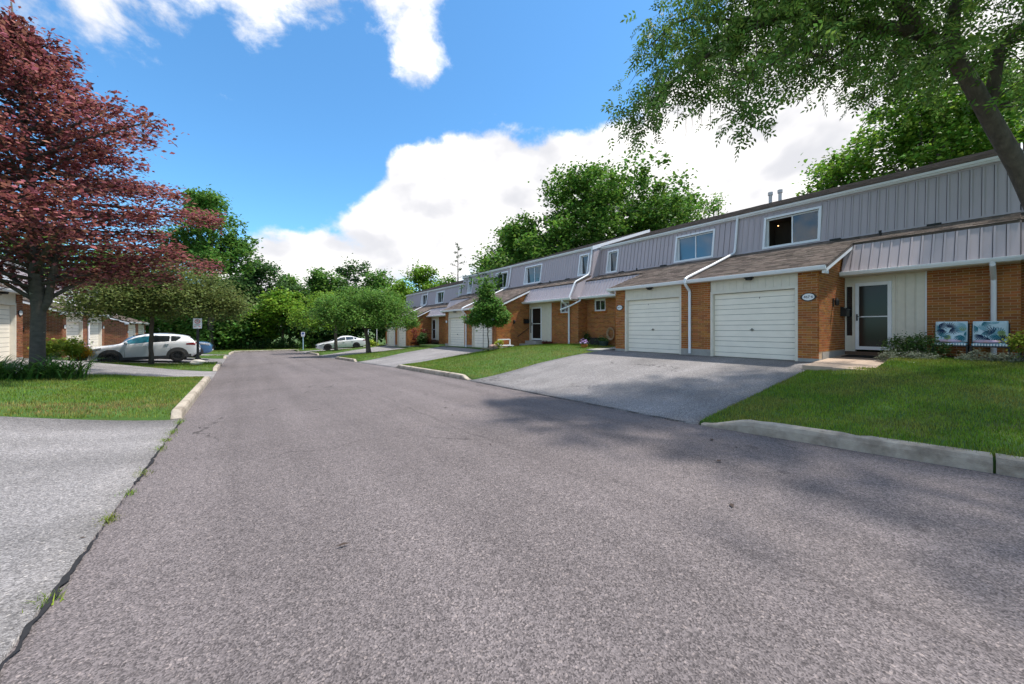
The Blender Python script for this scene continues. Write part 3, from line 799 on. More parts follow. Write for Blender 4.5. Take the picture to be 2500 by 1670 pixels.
    for a, b in zip(ed, ed[1:]):
        hit = any(a < w[1]-.01 and b > w[0]+.01 for w in wins)
        if hit: panel_at(a, b, zb+.05, zw0, dm, sid); panel_at(a, b, zw1, zt-.06, dm, sid)
        else: panel_at(a, b, zb+.05, zt-.06, dm, sid)
    # windows stand upright in the sloping siding: flush at the top, recessed at the sill
    for w0, w1, kind in wins:
        dw = dm(zw1) + .03
        k = MB()
        for a, b in ((w0-.045, w0+.03), (w1-.03, w1+.045)):
            sl(k, a, b, dm(zw0)-.055, dm(zw0)-.02, zw0-.05, dm(zw1)-.055, dm(zw1)-.02, zw1+.05)
        sl(k, w0+.031, w1-.031, dm(zw0-.05)-.053, dm(zw0-.05)-.02, zw0-.05, dm(zw0+.03)-.053, dm(zw0+.03)-.02, zw0+.03)
        sl(k, w0+.031, w1-.031, dm(zw1-.03)-.053, dm(zw1-.03)-.02, zw1-.03, dm(zw1+.05)-.053, dm(zw1+.05)-.02, zw1+.05)
        for a, b in ((w0+.0, w0+.028), (w1-.028, w1-.0)):     # reveals
            sl(k, a, b, dm(zw0)-.019, dw+.10, zw0+.031, dm(zw1)-.019, dw+.10, zw1-.031)
        sl(k, w0+.029, w1-.029, dm(zw0)-.018, dw+.10, zw0+.0, dm(zw0)-.018, dw+.10, zw0+.030)
        win = pt('window', k, 'white')
        k = MB(); a0, a1, z0, z1 = w0+.03, w1-.03, zw0+.032, zw1-.032; fr = .05
        bx(k, a0, a0+fr, dw, dw+.06, z0, z1); bx(k, a1-fr, a1, dw, dw+.06, z0, z1); bx(k, a0+fr, a1-fr, dw, dw+.06, z0, z0+fr); bx(k, a0+fr, a1-fr, dw, dw+.06, z1-fr, z1)
        mid = (a0+a1)/2
        if kind != 'narrow': bx(k, mid-.022, mid+.022, dw+.004, dw+.055, z0+fr, z1-fr)
        part('frame', k, MT['white'], win, off=B)
        halves = [(a0+fr, a1-fr)] if kind == 'narrow' else [(a0+fr, mid-.022), (mid+.022, a1-fr)]
        for hi, (p0, p1) in enumerate(halves):
            k = MB(); bx(k, p0, p1, dw+.03, dw+.036, z0+fr, z1-fr)
            far_half = (hi == (1 if sgn*side > 0 else 0))
            if kind == 'open' and far_half:
                r = MB(); bx(r, p0-.0, p1+.0, dw+.62, dw+.66, z0, z1); bx(r, p0-.02, p0, dw+.06, dw+.66, z0, z1); bx(r, p1, p1+.02, dw+.06, dw+.66, z0, z1); bx(r, p0, p1, dw+.06, dw+.66, z1-.05, z1-.03); bx(r, p0, p1, dw+.06, dw+.66, z0-.02, z0+fr)
                part('room', r, MT['darkroom'], win, off=B)
                r = MB(); r.lathe([(0,.018),(.016,.012),(.02,0),(.012,-.014),(0,-.018)], P((p0*.75+p1*.25), dw+.4, z1-.22), 10)
                part('lamp_bulb', r, MT['bulb'], win, off=B)
                continue
            part('pane', k, MT['blue_pane' if (blue_pane and kind != 'narrow') else 'glass'], win, off=B)
    gutter(0, SE, dtop-.15, zt+.125, 'gutter')
    mb = MB(); bx(mb, 0, SE, dtop-.028, dtop+.05, zt+.021, zt+.13); bx(mb, 0, SE, dtop-.10, dtop-.029, zt+.0, zt+.02); pt('fascia', mb, 'white')
    # --- main roof
    dr = 9.0; RS = .33; zr0 = zt + .145; mroof = lambda d: zr0 + RS*(d - dtop + .1)
    zrg = mroof(dr)
    mb = MB(); slab(mb, 0, SE, dtop-.13, dr, mroof, .09)
    slab(mb, 0, SE, dr, 13.4, lambda d: zrg - RS*(d-dr), .09)
    mr_ = pt('roof', mb, 'roofdeck')
    shingles([(0, SE, dtop-.13, dr)], mroof, mr_)
    mb = MB()
    mb.hexa([P(SE-.002,dtop-.13,mroof(dtop-.13)-.2),P(SE+.03,dtop-.13,mroof(dtop-.13)-.2),P(SE+.03,dr,zrg-.2),P(SE-.002,dr,zrg-.2),
             P(SE-.002,dtop-.13,mroof(dtop-.13)+.01),P(SE+.03,dtop-.13,mroof(dtop-.13)+.01),P(SE+.03,dr,zrg+.01),P(SE-.002,dr,zrg+.01)])
    part('rake_board', mb, MT['white'], mr_, off=B)
    mb = MB(); ext(mb, SE-.04, SE-.031, [(dtop,zt),(dr,zrg-.1),(13,zt),(13,gd),(6.2,gd),(6.2,zt)]); pt('end_wall', mb, 'siding')
    for sv, dv, hv in vents:
        k = MB(); c = P(sv, dv, 0); z0 = (mroof(dv) if dv < dr else zrg - RS*(dv-dr)) - .05
        k.lathe([(.075,z0),(.075,z0+hv-.16)], c, 10); k.lathe([(.11,z0+hv-.16),(.11,z0+hv)], c, 10)
        part('vent_pipe', k, MT['vent'], mr_, off=B)
    for sv in (W*.45, W*.78):      # little black flashing vents where the siding meets the roof
        k = MB(); bx(k, sv-.14, sv+.14, 3.30, 3.44, roof(3.30)+.02, roof(3.30)+.085); part('roof_vent', k, MT['black'], lr, off=B)
    k = MB(); c = P(W*.62, 3.05, 0); k.lathe([(.035,roof(3.05)-.03),(.035,roof(3.05)+.16)], c, 8); part('stack_pipe', k, MT['black'], lr, off=B)
    # --- lower sloping siding over the entrance
    mb = MB(); sl(mb, se+.0, SE, dlow-.02, dlow+.04, zl-.0, dlow+.0, dlow+.06, zl+.04)
    ext(mb, SE-.03, SE+.004, [(dlow+.01,zl),(2.46,ztop_l-.07),(3.55,zb-.07),(4.6,zb-.07),(4.6,zl)])
    ext(mb, SP+.02, SP+.05, [(dlow+.01,zl),(2.46,ztop_l-.16),(2.46,zl)])
    low = pt('lower_siding', mb, 'siding')
    backing(SP+.05, SE, zl+.04, ztop_l-.075, dl, low)
    a = SP + .05; n = max(1, round((SE-a)/.205))
    for i in range(n): panel_at(a+(SE-a)*i/n, a+(SE-a)*(i+1)/n, zl+.04, ztop_l-.075, dl, low)
    gutter(SP+.03, SE+.02, dlow-.13, zl+.06)
    mb = MB(); bx(mb, SP+.014, SE-.002, dlow-.03, De+.0, zl-.06, zl-.045); pt('soffit', mb, 'cream')
    # --- entrance
    ps0, ps1 = panel_s; sd0, sd1 = SP+.26, ps0-.08
    if door:
        k = MB()
        bx(k, SP+.018, SP+.05, De-.02, De+.12, Fh-.06, zl-.061); bx(k, SP+.19, sd0-.001, De-.02, De+.12, Fh-.06, zl-.061); bx(k, sd1+.001, ps0-.002, De-.02, De+.12, Fh-.06, zl-.061)
        bx(k, sd0, sd1, De-.02, De+.12, Fh+2.03, zl-.061); bx(k, SP+.051, SP+.189, De-.0, De+.1, Fh-.06, Fh+.42); bx(k, SP+.051, SP+.189, De-.0, De+.1, Fh+1.94, zl-.061)
        sur = pt('door_surround', k, 'cream')
        k = MB(); bx(k, SP+.051, SP+.189, De+.03, De+.04, Fh+.421, Fh+1.939); part('sidelight', k, MT['glass'], sur, off=B)
        k = MB(); f = .085
        bx(k, sd0+.002, sd0+f, De-.045, De-.0, Fh, Fh+2.028); bx(k, sd1-f, sd1-.002, De-.045, De-.0, Fh, Fh+2.028)
        bx(k, sd0+f, sd1-f, De-.045, De-.0, Fh, Fh+.1); bx(k, sd0+f, sd1-f, De-.045, De-.0, Fh+1.93, Fh+2.028); bx(k, sd0+f, sd1-f, De-.040, De-.005, Fh+.985, Fh+1.015)
        dr_ = pt('storm_door', k, 'white')
        for za, zc in ((Fh+.1, Fh+.985), (Fh+1.015, Fh+1.93)):
            k = MB(); bx(k, sd0+f, sd1-f, De-.025, De-.02, za, zc); part('pane', k, MT['screen'], dr_, off=B)
        k = MB(); bx(k, sd0+.03, sd0+.06, De-.075, De-.046, Fh+.88, Fh+1.08); bx(k, sd0+.03, sd0+.14, De-.085, De-.076, Fh+1.0, Fh+1.02); part('handle', k, MT['black'], dr_, off=B)
        k = MB(); bx(k, SP+.02, ps1, De-.06, De+.1, Fh-.30, Fh-.061); pt('door_sill', k, 'wood')
        k = MB(); bx(k, ps0, ps1+.028, De+.03, De+.12, Fh-.3, zl-.061); bx(k, ps1+.0, ps1+.028, De-.022, De+.029, Fh-.06, zl-.061)
        pn = pt('entrance_panel', k, 'white'); n = 3; wd = (ps1-ps0)/n
        for i in range(n):
            k = MB(); bx(k, ps0+i*wd+.002, ps0+(i+1)*wd-.004, De+.0, De+.028, Fh-.04, zl-.062); bx(k, ps0+i*wd+.002, ps0+i*wd+.03, De-.016, De-.001, Fh-.04, zl-.062)
            part('board', k, MT['cream'], pn, off=B)
    if small:
        h0, h1, hz0, hz1 = hole[0]; k = MB(); f = .07
        bx(k, h0, h0+f, De+.03, De+.12, hz0, hz1); bx(k, h1-f, h1, De+.03, De+.12, hz0, hz1); bx(k, h0+f, h1-f, De+.03, De+.12, hz0, hz0+f); bx(k, h0+f, h1-f, De+.03, De+.12, hz1-f-.03, hz1)
        bx(k, (h0+h1)/2-.015, (h0+h1)/2+.015, De+.04, De+.1, hz0+f, hz1-f)
        wn = pt('window', k, 'white')
        for p0, p1 in ((h0+f, (h0+h1)/2-.015), ((h0+h1)/2+.015, h1-f)):
            k = MB(); bx(k, p0, p1, De+.07, De+.075, hz0+f, hz1-f-.03); part('pane', k, MT['glass'], wn, off=B)
        k = MB(); nn = 9; wd = (h1-h0+.24)/nn
        for i in range(nn): bx(k, h0-.12+i*wd+.003, h0-.12+(i+1)*wd-.003, De-.05, De+.03, hz0-.10, hz0-.005)
        part('sill', k, MT[bricks[0]], wn, off=B)
    # --- downspouts
    if downspout:
        k = MB(); s = .17
        k.tube([P(s,dtop-.10,zt+.05),P(s,dtop-.10,zt-.06),P(s,dm(zb+.25)-.085,zb+.25),P(s,3.36,roof(3.36)+.10),P(s,1.5,roof(1.5)+.085),P(s,-.20,roof(-.2)+.10),P(s,-.36,ze+.02),P(s,-.38,ze-.10),P(s,-.30,ze-.20),P(s,-.08,ze-.36),P(s,-.065,ze-.45),P(s,-.065,Fg+.06)], .047, 8)
        pt('downspout', k, 'white', smooth=False)
    if end_spout:
        k = MB(); s = SE - end_spout
        k.tube([P(s,dlow-.06,zl-.02),P(s,dlow-.06,zl-.10),P(s,De-.09,zl-.40),P(s,De-.075,zl-.5),P(s,De-.075,Fh-.40)], .050, 8)
        pt('downspout', k, 'white')
    if corner_spout:
        k = MB(); s = SE - .07
        k.tube([P(s,dtop-.09,zt+.04),P(s,dtop-.09,zt-.06),P(s,dm(zb+.2)-.075,zb+.2),P(s,3.34,roof(3.34)+.09),P(s,2.40,roof(2.40)+.07),P(s,2.30,ztop_l-.06),P(s,dlow-.06,zl+.08)], .045, 8)
        pt('downspout', k, 'white')
    if link_spout:
        k = MB(); s = SE
        k.tube([P(s-.12,dlow-.06,zl-.03),P(s-.10,dlow-.08,zl-.14),P(s+.25,dlow-.5,zl-.42),P(s+.62,dlow-.85,zl-.62)], .042, 8)
        pt('downspout', k, 'white')
    # --- fittings
    sp = (SB+SP)/2 + .01; zp = Fg + 1.81
    if plaque is not None:
        def oval(rx, rz, d0, d1, n=28, wave=0.0):
            m = MB(); A = []; C = []
            for i in range(n):
                t = 2*math.pi*i/n; q = 1 + wave*max(0, abs(math.cos(t))-.86)/.14
                A.append(P(sp+rx*q*math.cos(t), d0, zp+rz*math.sin(t))); C.append(P(sp+rx*q*math.cos(t), d1, zp+rz*math.sin(t)))
            return m.prism(A, C)
        pl = pt('house_number_plaque', oval(.165, .118, -.030, -.0125, wave=.12), 'black')
        part('plaque_face', oval(.138, .095, -.034, -.0305), MT['plaqueface'], pl, off=B)
        if plaque:
            me = text_mesh(plaque, .098); me.materials.append(MT['ink'])
            o = new_obj('plaque_number', me, pl)
            X = Vector((0, -side, 0)); Z = Vector((0,0,1)); Nn = X.cross(Z)
            M4 = Matrix((X, Z, Nn)).transposed().to_4x4(); M4.translation = Vector(P(sp, -.0365, zp)) - Vector(B)
            o.matrix_local = M4
    k = MB(); s = (SD+SB)/2; bx(k, s-.11, s+.11, -.19, -.03, ze-.135, ze-.106); k.lathe([(.09,ze-.19),(.10,ze-.136)], P(s,-.11,0), 10); pt('soffit_light', k, 'black')
    if mailbox:
        k = MB(); d0 = De*.80; z0 = Fh + 1.02
        k.prism([P(SP+.012,d0,z0),P(SP+.15,d0,z0),P(SP+.15,d0,z0+.20),P(SP+.012,d0,z0+.28)], [P(SP+.012,d0+.36,z0),P(SP+.15,d0+.36,z0),P(SP+.15,d0+.36,z0+.20),P(SP+.012,d0+.36,z0+.28)])
        mbx = pt('mailbox', k, 'black')
        k = MB(); k.hexa([P(SP+.012,d0-.01,z0+.282),P(SP+.165,d0-.01,z0+.202),P(SP+.165,d0+.37,z0+.202),P(SP+.012,d0+.37,z0+.282),P(SP+.012,d0-.01,z0+.30),P(SP+.165,d0-.01,z0+.217),P(SP+.165,d0+.37,z0+.217),P(SP+.012,d0+.37,z0+.30)]); part('lid', k, MT['screen'], mbx, off=B)
        k = MB(); d0 = De*.50; z0 = Fg + 1.62
        bx(k, SP+.012, SP+.03, d0-.04, d0+.04, z0-.05, z0+.2); k.lathe([(.02,z0-.02),(.05,z0+.0),(.06,z0+.13),(.02,z0+.2)], P(SP+.10,d0,0), 8); bx(k, SP+.03, SP+.10, d0-.01, d0+.01, z0+.17, z0+.19)
        pt('wall_lamp', k, 'black')
    if rail:
        k = MB(); k.tube([P(SP+.10,De-.15,Fh+.72),P(SP+.10,De-.95,Fh+.25),P(SP+.10,De-1.02,Fh+.18)], .02, 6); k.tube([P(SP+.01,De-.2,Fh+.69),P(SP+.10,De-.2,Fh+.69)], .012, 6); k.tube([P(SP+.01,De-.9,Fh+.28),P(SP+.10,De-.9,Fh+.28)], .012, 6)
        pt('handrail', k, 'black')
    return H
def emit(name, col, st):
    m = bpy.data.materials.new(name); m.use_nodes = True; b = m.node_tree.nodes['Principled BSDF']
    b.inputs['Base Color'].default_value = (*col, 1); b.inputs['Emission Color'].default_value = (*col, 1); b.inputs['Emission Strength'].default_value = st; return m
MT['bulb'] = emit('warm_bulb', (1, .55, .22), 2.2)
MT['groove'] = mat('garage_groove', (.16,.15,.135), .8)
MT['vent'] = mat('galvanised_vent', (.45,.46,.47), .5, var=.1)
MT['plaqueface'] = mat('plaque_white', (.75,.75,.76), .4)
MT['ink'] = mat('plaque_ink', (.03,.03,.05), .5)

townhouse('townhouse with plaque 467-6, open upstairs window and two patterned chairs outside', 6.67, -1, XG56, 1, F56, .87, 6.67, [(.84,2.52,'open')],
          plaque='467·6', single_bricks=300, end_spout=.4, vents=())
townhouse('townhouse with plaque 467-5 and a blue-paned upstairs window', 6.67, 1, XG56, 1, F56, .87, 7.33, [(1.10,2.80,'wide'),(6.15,6.80,'narrow')], small=(6.05,6.80),
          plaque='467·5', single_bricks=280, blue_pane=True, downspout=True, link_spout=True, vents=((.45,9.1,.66),(.02+.85,9.1,.66)))
townhouse('townhouse whose white entrance door stands above two concrete steps behind a sapling', 21.6, -1, XG34, 1, F34, .82, 7.6, [(1.55,3.25,'wide'),(6.65,7.32,'narrow')], small=(6.2,6.92),
          panel_s=(4.70,5.45), plaque='', end_spout=.62, rail=True, corner_spout=True, vents=((.25,9.1,.66),(-.15+.9,9.1,.66)))
townhouse('townhouse with garage just left of the staked sapling', 21.6, 1, XG34, 1, F34, .82, 7.5, [(.6,2.15,'wide'),(5.75,6.4,'narrow')], plaque='', downspout=True)
townhouse('townhouse with dark red plants climbing beside its doorway', 38.4, -1, XG12, 1, F12, .45, 9.2, [(2.1,3.9,'wide'),(7.2,7.8,'narrow')], plaque='', mailbox=False)
townhouse('farthest townhouse of the orange brick row, half hidden by a round tree', 38.4, 1, XG12, 1, F12, .45, 7.1, [(.35,1.95,'wide')], plaque='', downspout=True, mailbox=False)
townhouse('townhouse at the right edge behind the leaning ash trunk', -6.9, 1, XG56+.35, 1, F56+.05, .92, 6.9, [(.9,2.5,'wide')], plaque=None, mailbox=False)
L2B = ('brick2', 'mortar2')
townhouse('brown brick townhouse with garage behind the copper beech trunk', 19.5, 1, XH1, -1, G1, G1+.4, 5.6, [(.8,2.4,'wide')], bricks=L2B, plaque='', panel_s=(4.4,4.9))
townhouse('brown brick townhouse with golden shrubs and a black planter in front', 31.95, -1, XH2, -1, G2, G2+.3, 6.8, [(.8,2.4,'wide'),(5.2,5.8,'narrow')], bricks=L2B, plaque='')
townhouse('brown brick townhouse with garage behind the bonnet of the white crossover', 31.95, 1, XH2, -1, G2, G2+.3, 6.9, [(.8,2.4,'wide')], bricks=L2B, plaque='', downspout=True)
townhouse('farthest brown brick townhouse on the left behind the parked cars', 46.2, -1, XH3, -1, G3, G3+.3, 7.3, [(.8,2.4,'wide')], bricks=L2B, plaque='', mailbox=False)
townhouse('brown brick end townhouse past the parked cars on the left', 46.2, 1, XH3, -1, G3, G3+.3, 6.0, [(.8,2.4,'wide')], bricks=L2B, plaque='', mailbox=False)
# ------------------------------------------------------------------ trees and plants
def unit_dirs(n):
    v = NR.normal(size=(n, 3)); return v/np.linalg.norm(v, axis=1, keepdims=True)
def leaf_cards(C, size, aspect=.6, upb=.6, axis=None, axk=0.0, sv=.35):
    """diamond leaves: C (n,3) centres -> V, F (quads)"""
    n = len(C); nrm = unit_dirs(n); nrm[:,2] = np.abs(nrm[:,2]) + upb; nrm /= np.linalg.norm(nrm, axis=1, keepdims=True)
    t = unit_dirs(n)
    if axis is not None: t = t*(1-axk) + axis*axk
    t -= nrm*(t*nrm).sum(1, keepdims=True); t /= np.linalg.norm(t, axis=1, keepdims=True) + 1e-9
    b = np.cross(nrm, t)
    L = (size*NR.uniform(1-sv, 1+sv, n))[:,None]; Wd = L*aspect
    V = np.empty((n, 4, 3))
    V[:,0] = C - t*L*.5; V[:,1] = C + b*Wd*.5 + nrm*L*.07 + t*L*.03; V[:,2] = C + t*L*.5 - nrm*L*.06; V[:,3] = C - b*Wd*.5 + nrm*L*.07 + t*L*.03
    return V.reshape(-1, 3), np.arange(4*n).reshape(n, 4)
def wobble(a, b, n, amp, rr):
    a, b = Vector(a), Vector(b); L = (b-a).length; out = []
    for i in range(n+1):
        t = i/n; q = a.lerp(b, t)
        k = amp*L*math.sin(math.pi*t)
        out.append(q + Vector((rr.uniform(-k,k), rr.uniform(-k,k), rr.uniform(-k,k)*.6 + .25*k)))
    return out
def limbs(mb, start, targets, r0, rr, r1=.02, n=6):
    for t in targets:
        p = wobble(start, t, n, .08, rr); mb.tube(p, [lerp(r0, r1, (i/n)**.8) for i in range(n+1)], 6)
def make_tree(name, label, cat, base, trunk, lobes, nclump, nleaf, sig, size, leafm, barkm='bark', aspect=.6, upb=.6, seed=1, group=None, shell=.45, flat=.8, nbr=18, gaps=None, clumpfn=None):
    """trunk: [(point, radius)] world; lobes: (cx,cy,cz,rx,ry,rz) relative to base"""
    rr = random.Random(seed)
    T = thing(name, tuple(base), label, cat, group)
    b = Vector(base)
    mb = MB(); pts = [Vector(p) for p, r in trunk]
    fine = []; rad = []
    for i in range(len(pts)-1):
        for k in range(4):
            t = k/4; fine.append(pts[i].lerp(pts[i+1], t) + Vector((rr.uniform(-.02,.02), rr.uniform(-.02,.02), 0))*(1 if i+k else 0)); rad.append(lerp(trunk[i][1], trunk[i+1][1], t)*rr.uniform(.94, 1.06))
    fine.append(pts[-1]); rad.append(trunk[-1][1])
    fine[0] = fine[0] - Vector((0,0,.25)); rad[0] *= 1.25
    mb.tube(fine, rad, 12)
    W_ = np.array([l[3]*l[4]*l[5] for l in lobes])**.72; W_ /= W_.sum()
    idx = NR.choice(len(lobes), nclump, p=W_)
    Lb = np.array(lobes)[idx]; d = unit_dirs(nclump); r = (shell + (1-shell)*NR.random(nclump)**.6)[:,None]
    C = Lb[:,:3] + d*r*Lb[:,3:6] + np.array(b)
    if gaps is not None: C = C[gaps(C)]
    top = pts[-1]
    forks = [pts[-1]] + ([pts[-2].lerp(pts[-1], .5)] if len(pts) > 1 else [])
    ends = [Vector(l[:3]) + b for l in lobes]
    r_l = trunk[-1][1]*.75
    for e in ends:
        f = min(forks, key=lambda q: (q-e).length)
        p = wobble(f, e, 6, .07, rr); mb.tube(p, [lerp(r_l, r_l*.3, i/6) for i in range(7)], 7)
        near = sorted(range(len(C)), key=lambda i: np.sum((C[i]-np.array(e))**2))
        for i in rr.sample(near[:max(6, len(C)//len(ends))], min(len(near), max(2, nbr//len(ends)))):
            limbs(mb, p[rr.randint(2,6)], [Vector(C[i])], r_l*.32, rr, r_l*.06, 4)
    part('trunk', mb, MT[barkm], T, off=b, smooth=True)
    n = len(C)*nleaf
    P = np.repeat(C, nleaf, 0) + NR.normal(size=(n, 3))*np.array([sig, sig, sig*flat])*NR.uniform(.5, 1.25, (len(C), 1)).repeat(nleaf, 0)
    V, Fq = leaf_cards(P - np.array(b), size, aspect, upb)
    new_obj('crown', np_mesh('crown', V, Fq, MT[leafm]), T)
    return T
def gz(x, y):
    return zr(y) + .1
def round_lobes(h0, h1, R, n, rr, squash=1.0, top=.55):
    """lobes of a broad crown between heights h0 and h1, overall radius R"""
    out = []; H = h1-h0
    out.append((0, 0, h0+H*.55, R*.6, R*.6, H*.42))
    for i in range(n):
        a = 2*math.pi*i/n + rr.uniform(-.4, .4); q = rr.uniform(.45, .68); zc = h0 + H*rr.uniform(.28, .66)
        s = rr.uniform(.34, .48)*R
        out.append((math.cos(a)*R*q, math.sin(a)*R*q, zc, s, s, s*squash*.8))
    for i in range(max(2, n//2)):
        a = rr.uniform(0, 6.28); s = rr.uniform(.28, .4)*R
        out.append((math.cos(a)*R*.3, math.sin(a)*R*.3, h1 - s*.75*squash, s, s, s*.75*squash))
    return out

# big leaning ash at the right edge: trunk and limbs follow the photo, crown spreads over driveway and road
def ash():
    rr = random.Random(21)
    base = Vector((13.62, -.22, .70))
    T = thing('ash_tree', tuple(base), 'large leaning ash tree with feathery leaves hanging over the driveway', 'tree')
    mb = MB()
    tr = [(base-Vector((0,0,.3)), 0.232), (pxw(2548,760,7.9), 0.185), (pxw(2552,620,7.85), 0.172), (pxw(2532,510,7.8), 0.159), (pxw(2484,405,7.75), 0.150), (pxw(2432,315,7.7), 0.142), (pxw(2380,220,7.65), 0.133), (pxw(2320,120,7.6), 0.125), (pxw(2240,78,7.65), 0.116)]
    mb.tube([p for p, r in tr], [r for p, r in tr], 12)
    def limb(pts, r0, r1):
        P = [pxw(*q) for q in pts]; n = len(P)-1
        mb.tube(P, [lerp(r0, r1, (i/n)**.8) for i in range(n+1)], 8); return P
    paths = []
    paths.append(limb([(2240,78,7.65),(2130,62,7.7),(2032,52,7.8),(1950,45,7.95),(1890,48,8.05),(1815,75,8.2),(1755,112,8.3),(1690,165,8.4),(1628,215,8.5),(1585,262,8.55),(1562,300,8.6)], .125, .012))
    paths.append(limb([(1890,48,8.05),(1830,48,8.1),(1760,52,8.2),(1690,40,8.3),(1640,60,8.4),(1600,100,8.5)], .07, .012))
    paths.append(limb([(1950,45,7.95),(1920,0,7.9),(1850,-40,7.9),(1760,-30,8.1),(1680,-10,8.4)], .07, .015))
    paths.append(limb([(2240,78,7.65),(2205,20,7.6),(2170,-60,7.5),(2140,-200,7.5),(2120,-400,7.5)], .15, .04))
    paths.append(limb([(2320,120,7.6),(2330,20,7.5),(2380,-100,7.4),(2420,-300,7.4)], .13, .04))
    paths.append(limb([(2415,265,7.7),(2440,120,7.6),(2500,60,7.5),(2620,20,7.4),(2800,-60,7.3)], .11, .03))
    paths.append(limb([(2170,-60,7.5),(2050,-140,7.2),(1900,-180,7.0),(1750,-160,7.0)], .08, .02))
    paths.append(limb([(2130,62,7.7),(2080,110,8.0),(2020,150,8.4),(1960,165,8.8),(1900,185,9.1)], .06, .01))
    paths.append(limb([(2032,52,7.8),(1960,110,7.6),(1890,150,7.5),(1830,200,7.4),(1812,290,7.4)], .04, .006))
    paths.append(limb([(2320,120,7.6),(2260,150,8.2),(2180,190,8.8),(2110,240,9.2)], .05, .008))
    # foliage clumps: along the limbs, and through the crown above
    low = [(1500,250),(1540,318),(1585,325),(1615,262),(1650,205),(1700,280),(1735,215),(1790,300),(1815,335),(1850,235),(1900,215),(1950,200),(2000,215),(2040,240),(2085,285),(2130,250),(2200,262),(2300,272),(2360,262),(2440,215),(2500,300),(2700,320),(3000,250)]
    C = []
    for P in paths:
        for i in range(len(P)-1):
            for k in range(7):
                q = P[i].lerp(P[i+1], rr.random()) + Vector((rr.gauss(0,.45), rr.gauss(0,.45), rr.gauss(.08,.30))); C.append(q)
    while len(C) < 600:
        px_ = rr.uniform(1590, 2900); t = rr.uniform(6.6, 10.2)
        yl = table(low, px_)
        py_ = yl - 52 - abs(rr.gauss(0, 1))*190
        if px_ < 1640 and py_ < 120 - (px_-1560)*1.4: continue
        if px_ < 1850 and py_ < 20 - (px_-1640)*.9: continue
        q = pxw(px_, py_, t)
        g = math.sin(q.x*2.1+1.3)*math.sin(q.y*1.9)*math.sin(q.z*2.6)
        if g < -.03: continue
        C.append(q)
    for x0, y0, t0, m_ in ((1562,280,8.6,5),(1575,300,8.6,4),(1600,240,8.5,5),(1640,190,8.45,5),(1815,292,7.4,4),(1805,262,7.4,3),(1955,170,8.8,4),(2095,238,9.2,4),(1700,215,8.3,4),(1600,130,8.5,4)):
        C += [pxw(x0+rr.gauss(0,14), y0+rr.gauss(0,12), t0+rr.gauss(0,.1)) for _ in range(m_)]
    n0 = len(C)
    lob = [((11.5,.2,9.6),(4.2,4.0,2.2)), ((9.3,2.6,8.8),(2.6,2.6,1.6)), ((12.8,-3.2,8.6),(4.0,3.2,2.2)), ((9.2,-1.8,8.6),(3.3,3.0,1.7)), ((11.8,-.2,11.6),(3.0,3.0,1.6))]
    for (c, r) in lob:
        for i in range(190):
            d = unit_dirs(1)[0]; k = (.35 + .65*rr.random()**.6)
            C.append(Vector((c[0]+d[0]*r[0]*k, c[1]+d[1]*r[1]*k, c[2]+d[2]*r[2]*k)))
    # thin twigs to a share of the clumps
    nodes = [p for P in paths for p in P]
    for q in rr.sample(C[:n0], 260):
        nb = min(nodes, key=lambda p: (p-q).length)
        if (nb-q).length < 2.2: mb.tube(wobble(nb, q, 3, .12, rr), [.014,.011,.008,.004], 5)
    for x0, y0 in ((1690,262),(1712,255),(1735,250),(1655,245),(1970,205),(2010,215),(1675,280)):   # bare hanging twigs
        p = pxw(x0, y0, 8.3); mb.tube([p, p+Vector((.03,.02,-.22)), p+Vector((.0,.0,-.40)), p+Vector((-.06,-.02,-.52))], [.007,.006,.005,.003], 5)
    part('trunk', mb, MT['bark'], T, off=base, smooth=True)
    # compound leaves: a rachis direction with opposite leaflets and one at the tip
    CN = np.array([tuple(c) for c in C]); per = 10
    n = len(CN)*per; R0 = np.repeat(CN, per, 0) + NR.normal(size=(n,3))*np.array([.19,.19,.14])
    ax = unit_dirs(n); ax[:,2] = ax[:,2]*.5 - .55; ax /= np.linalg.norm(ax, axis=1, keepdims=True)
    side = np.cross(ax, unit_dirs(n)); side /= np.linalg.norm(side, axis=1, keepdims=True) + 1e-9
    L = NR.uniform(.18, .31, n)[:,None]
    Vs = []; 
    for k in range(7):
        f = (k//2 + 1)/3.4 if k < 6 else 1.08
        sg = 1 if k % 2 else -1
        o = R0 + ax*L*f
        dirn = (ax*.55 + side*sg*.85) if k < 6 else ax
        dirn = dirn/np.linalg.norm(dirn, axis=1, keepdims=True)
        ll = L*NR.uniform(.34, .50, (n,1)); up = np.cross(dirn, ax if k < 6 else side); up /= np.linalg.norm(up, axis=1, keepdims=True) + 1e-9
        wv = np.cross(up, dirn); w = ll*.20
        V = np.empty((n,4,3)); V[:,0] = o; V[:,1] = o + dirn*ll*.45 + wv*w; V[:,2] = o + dirn*ll; V[:,3] = o + dirn*ll*.45 - wv*w
        Vs.append(V)
    V = np.concatenate(Vs).reshape(-1,3) - np.array(base)
    new_obj('crown', np_mesh('crown', V, np.arange(len(V)).reshape(-1,4), MT['ash']), T)
ash()

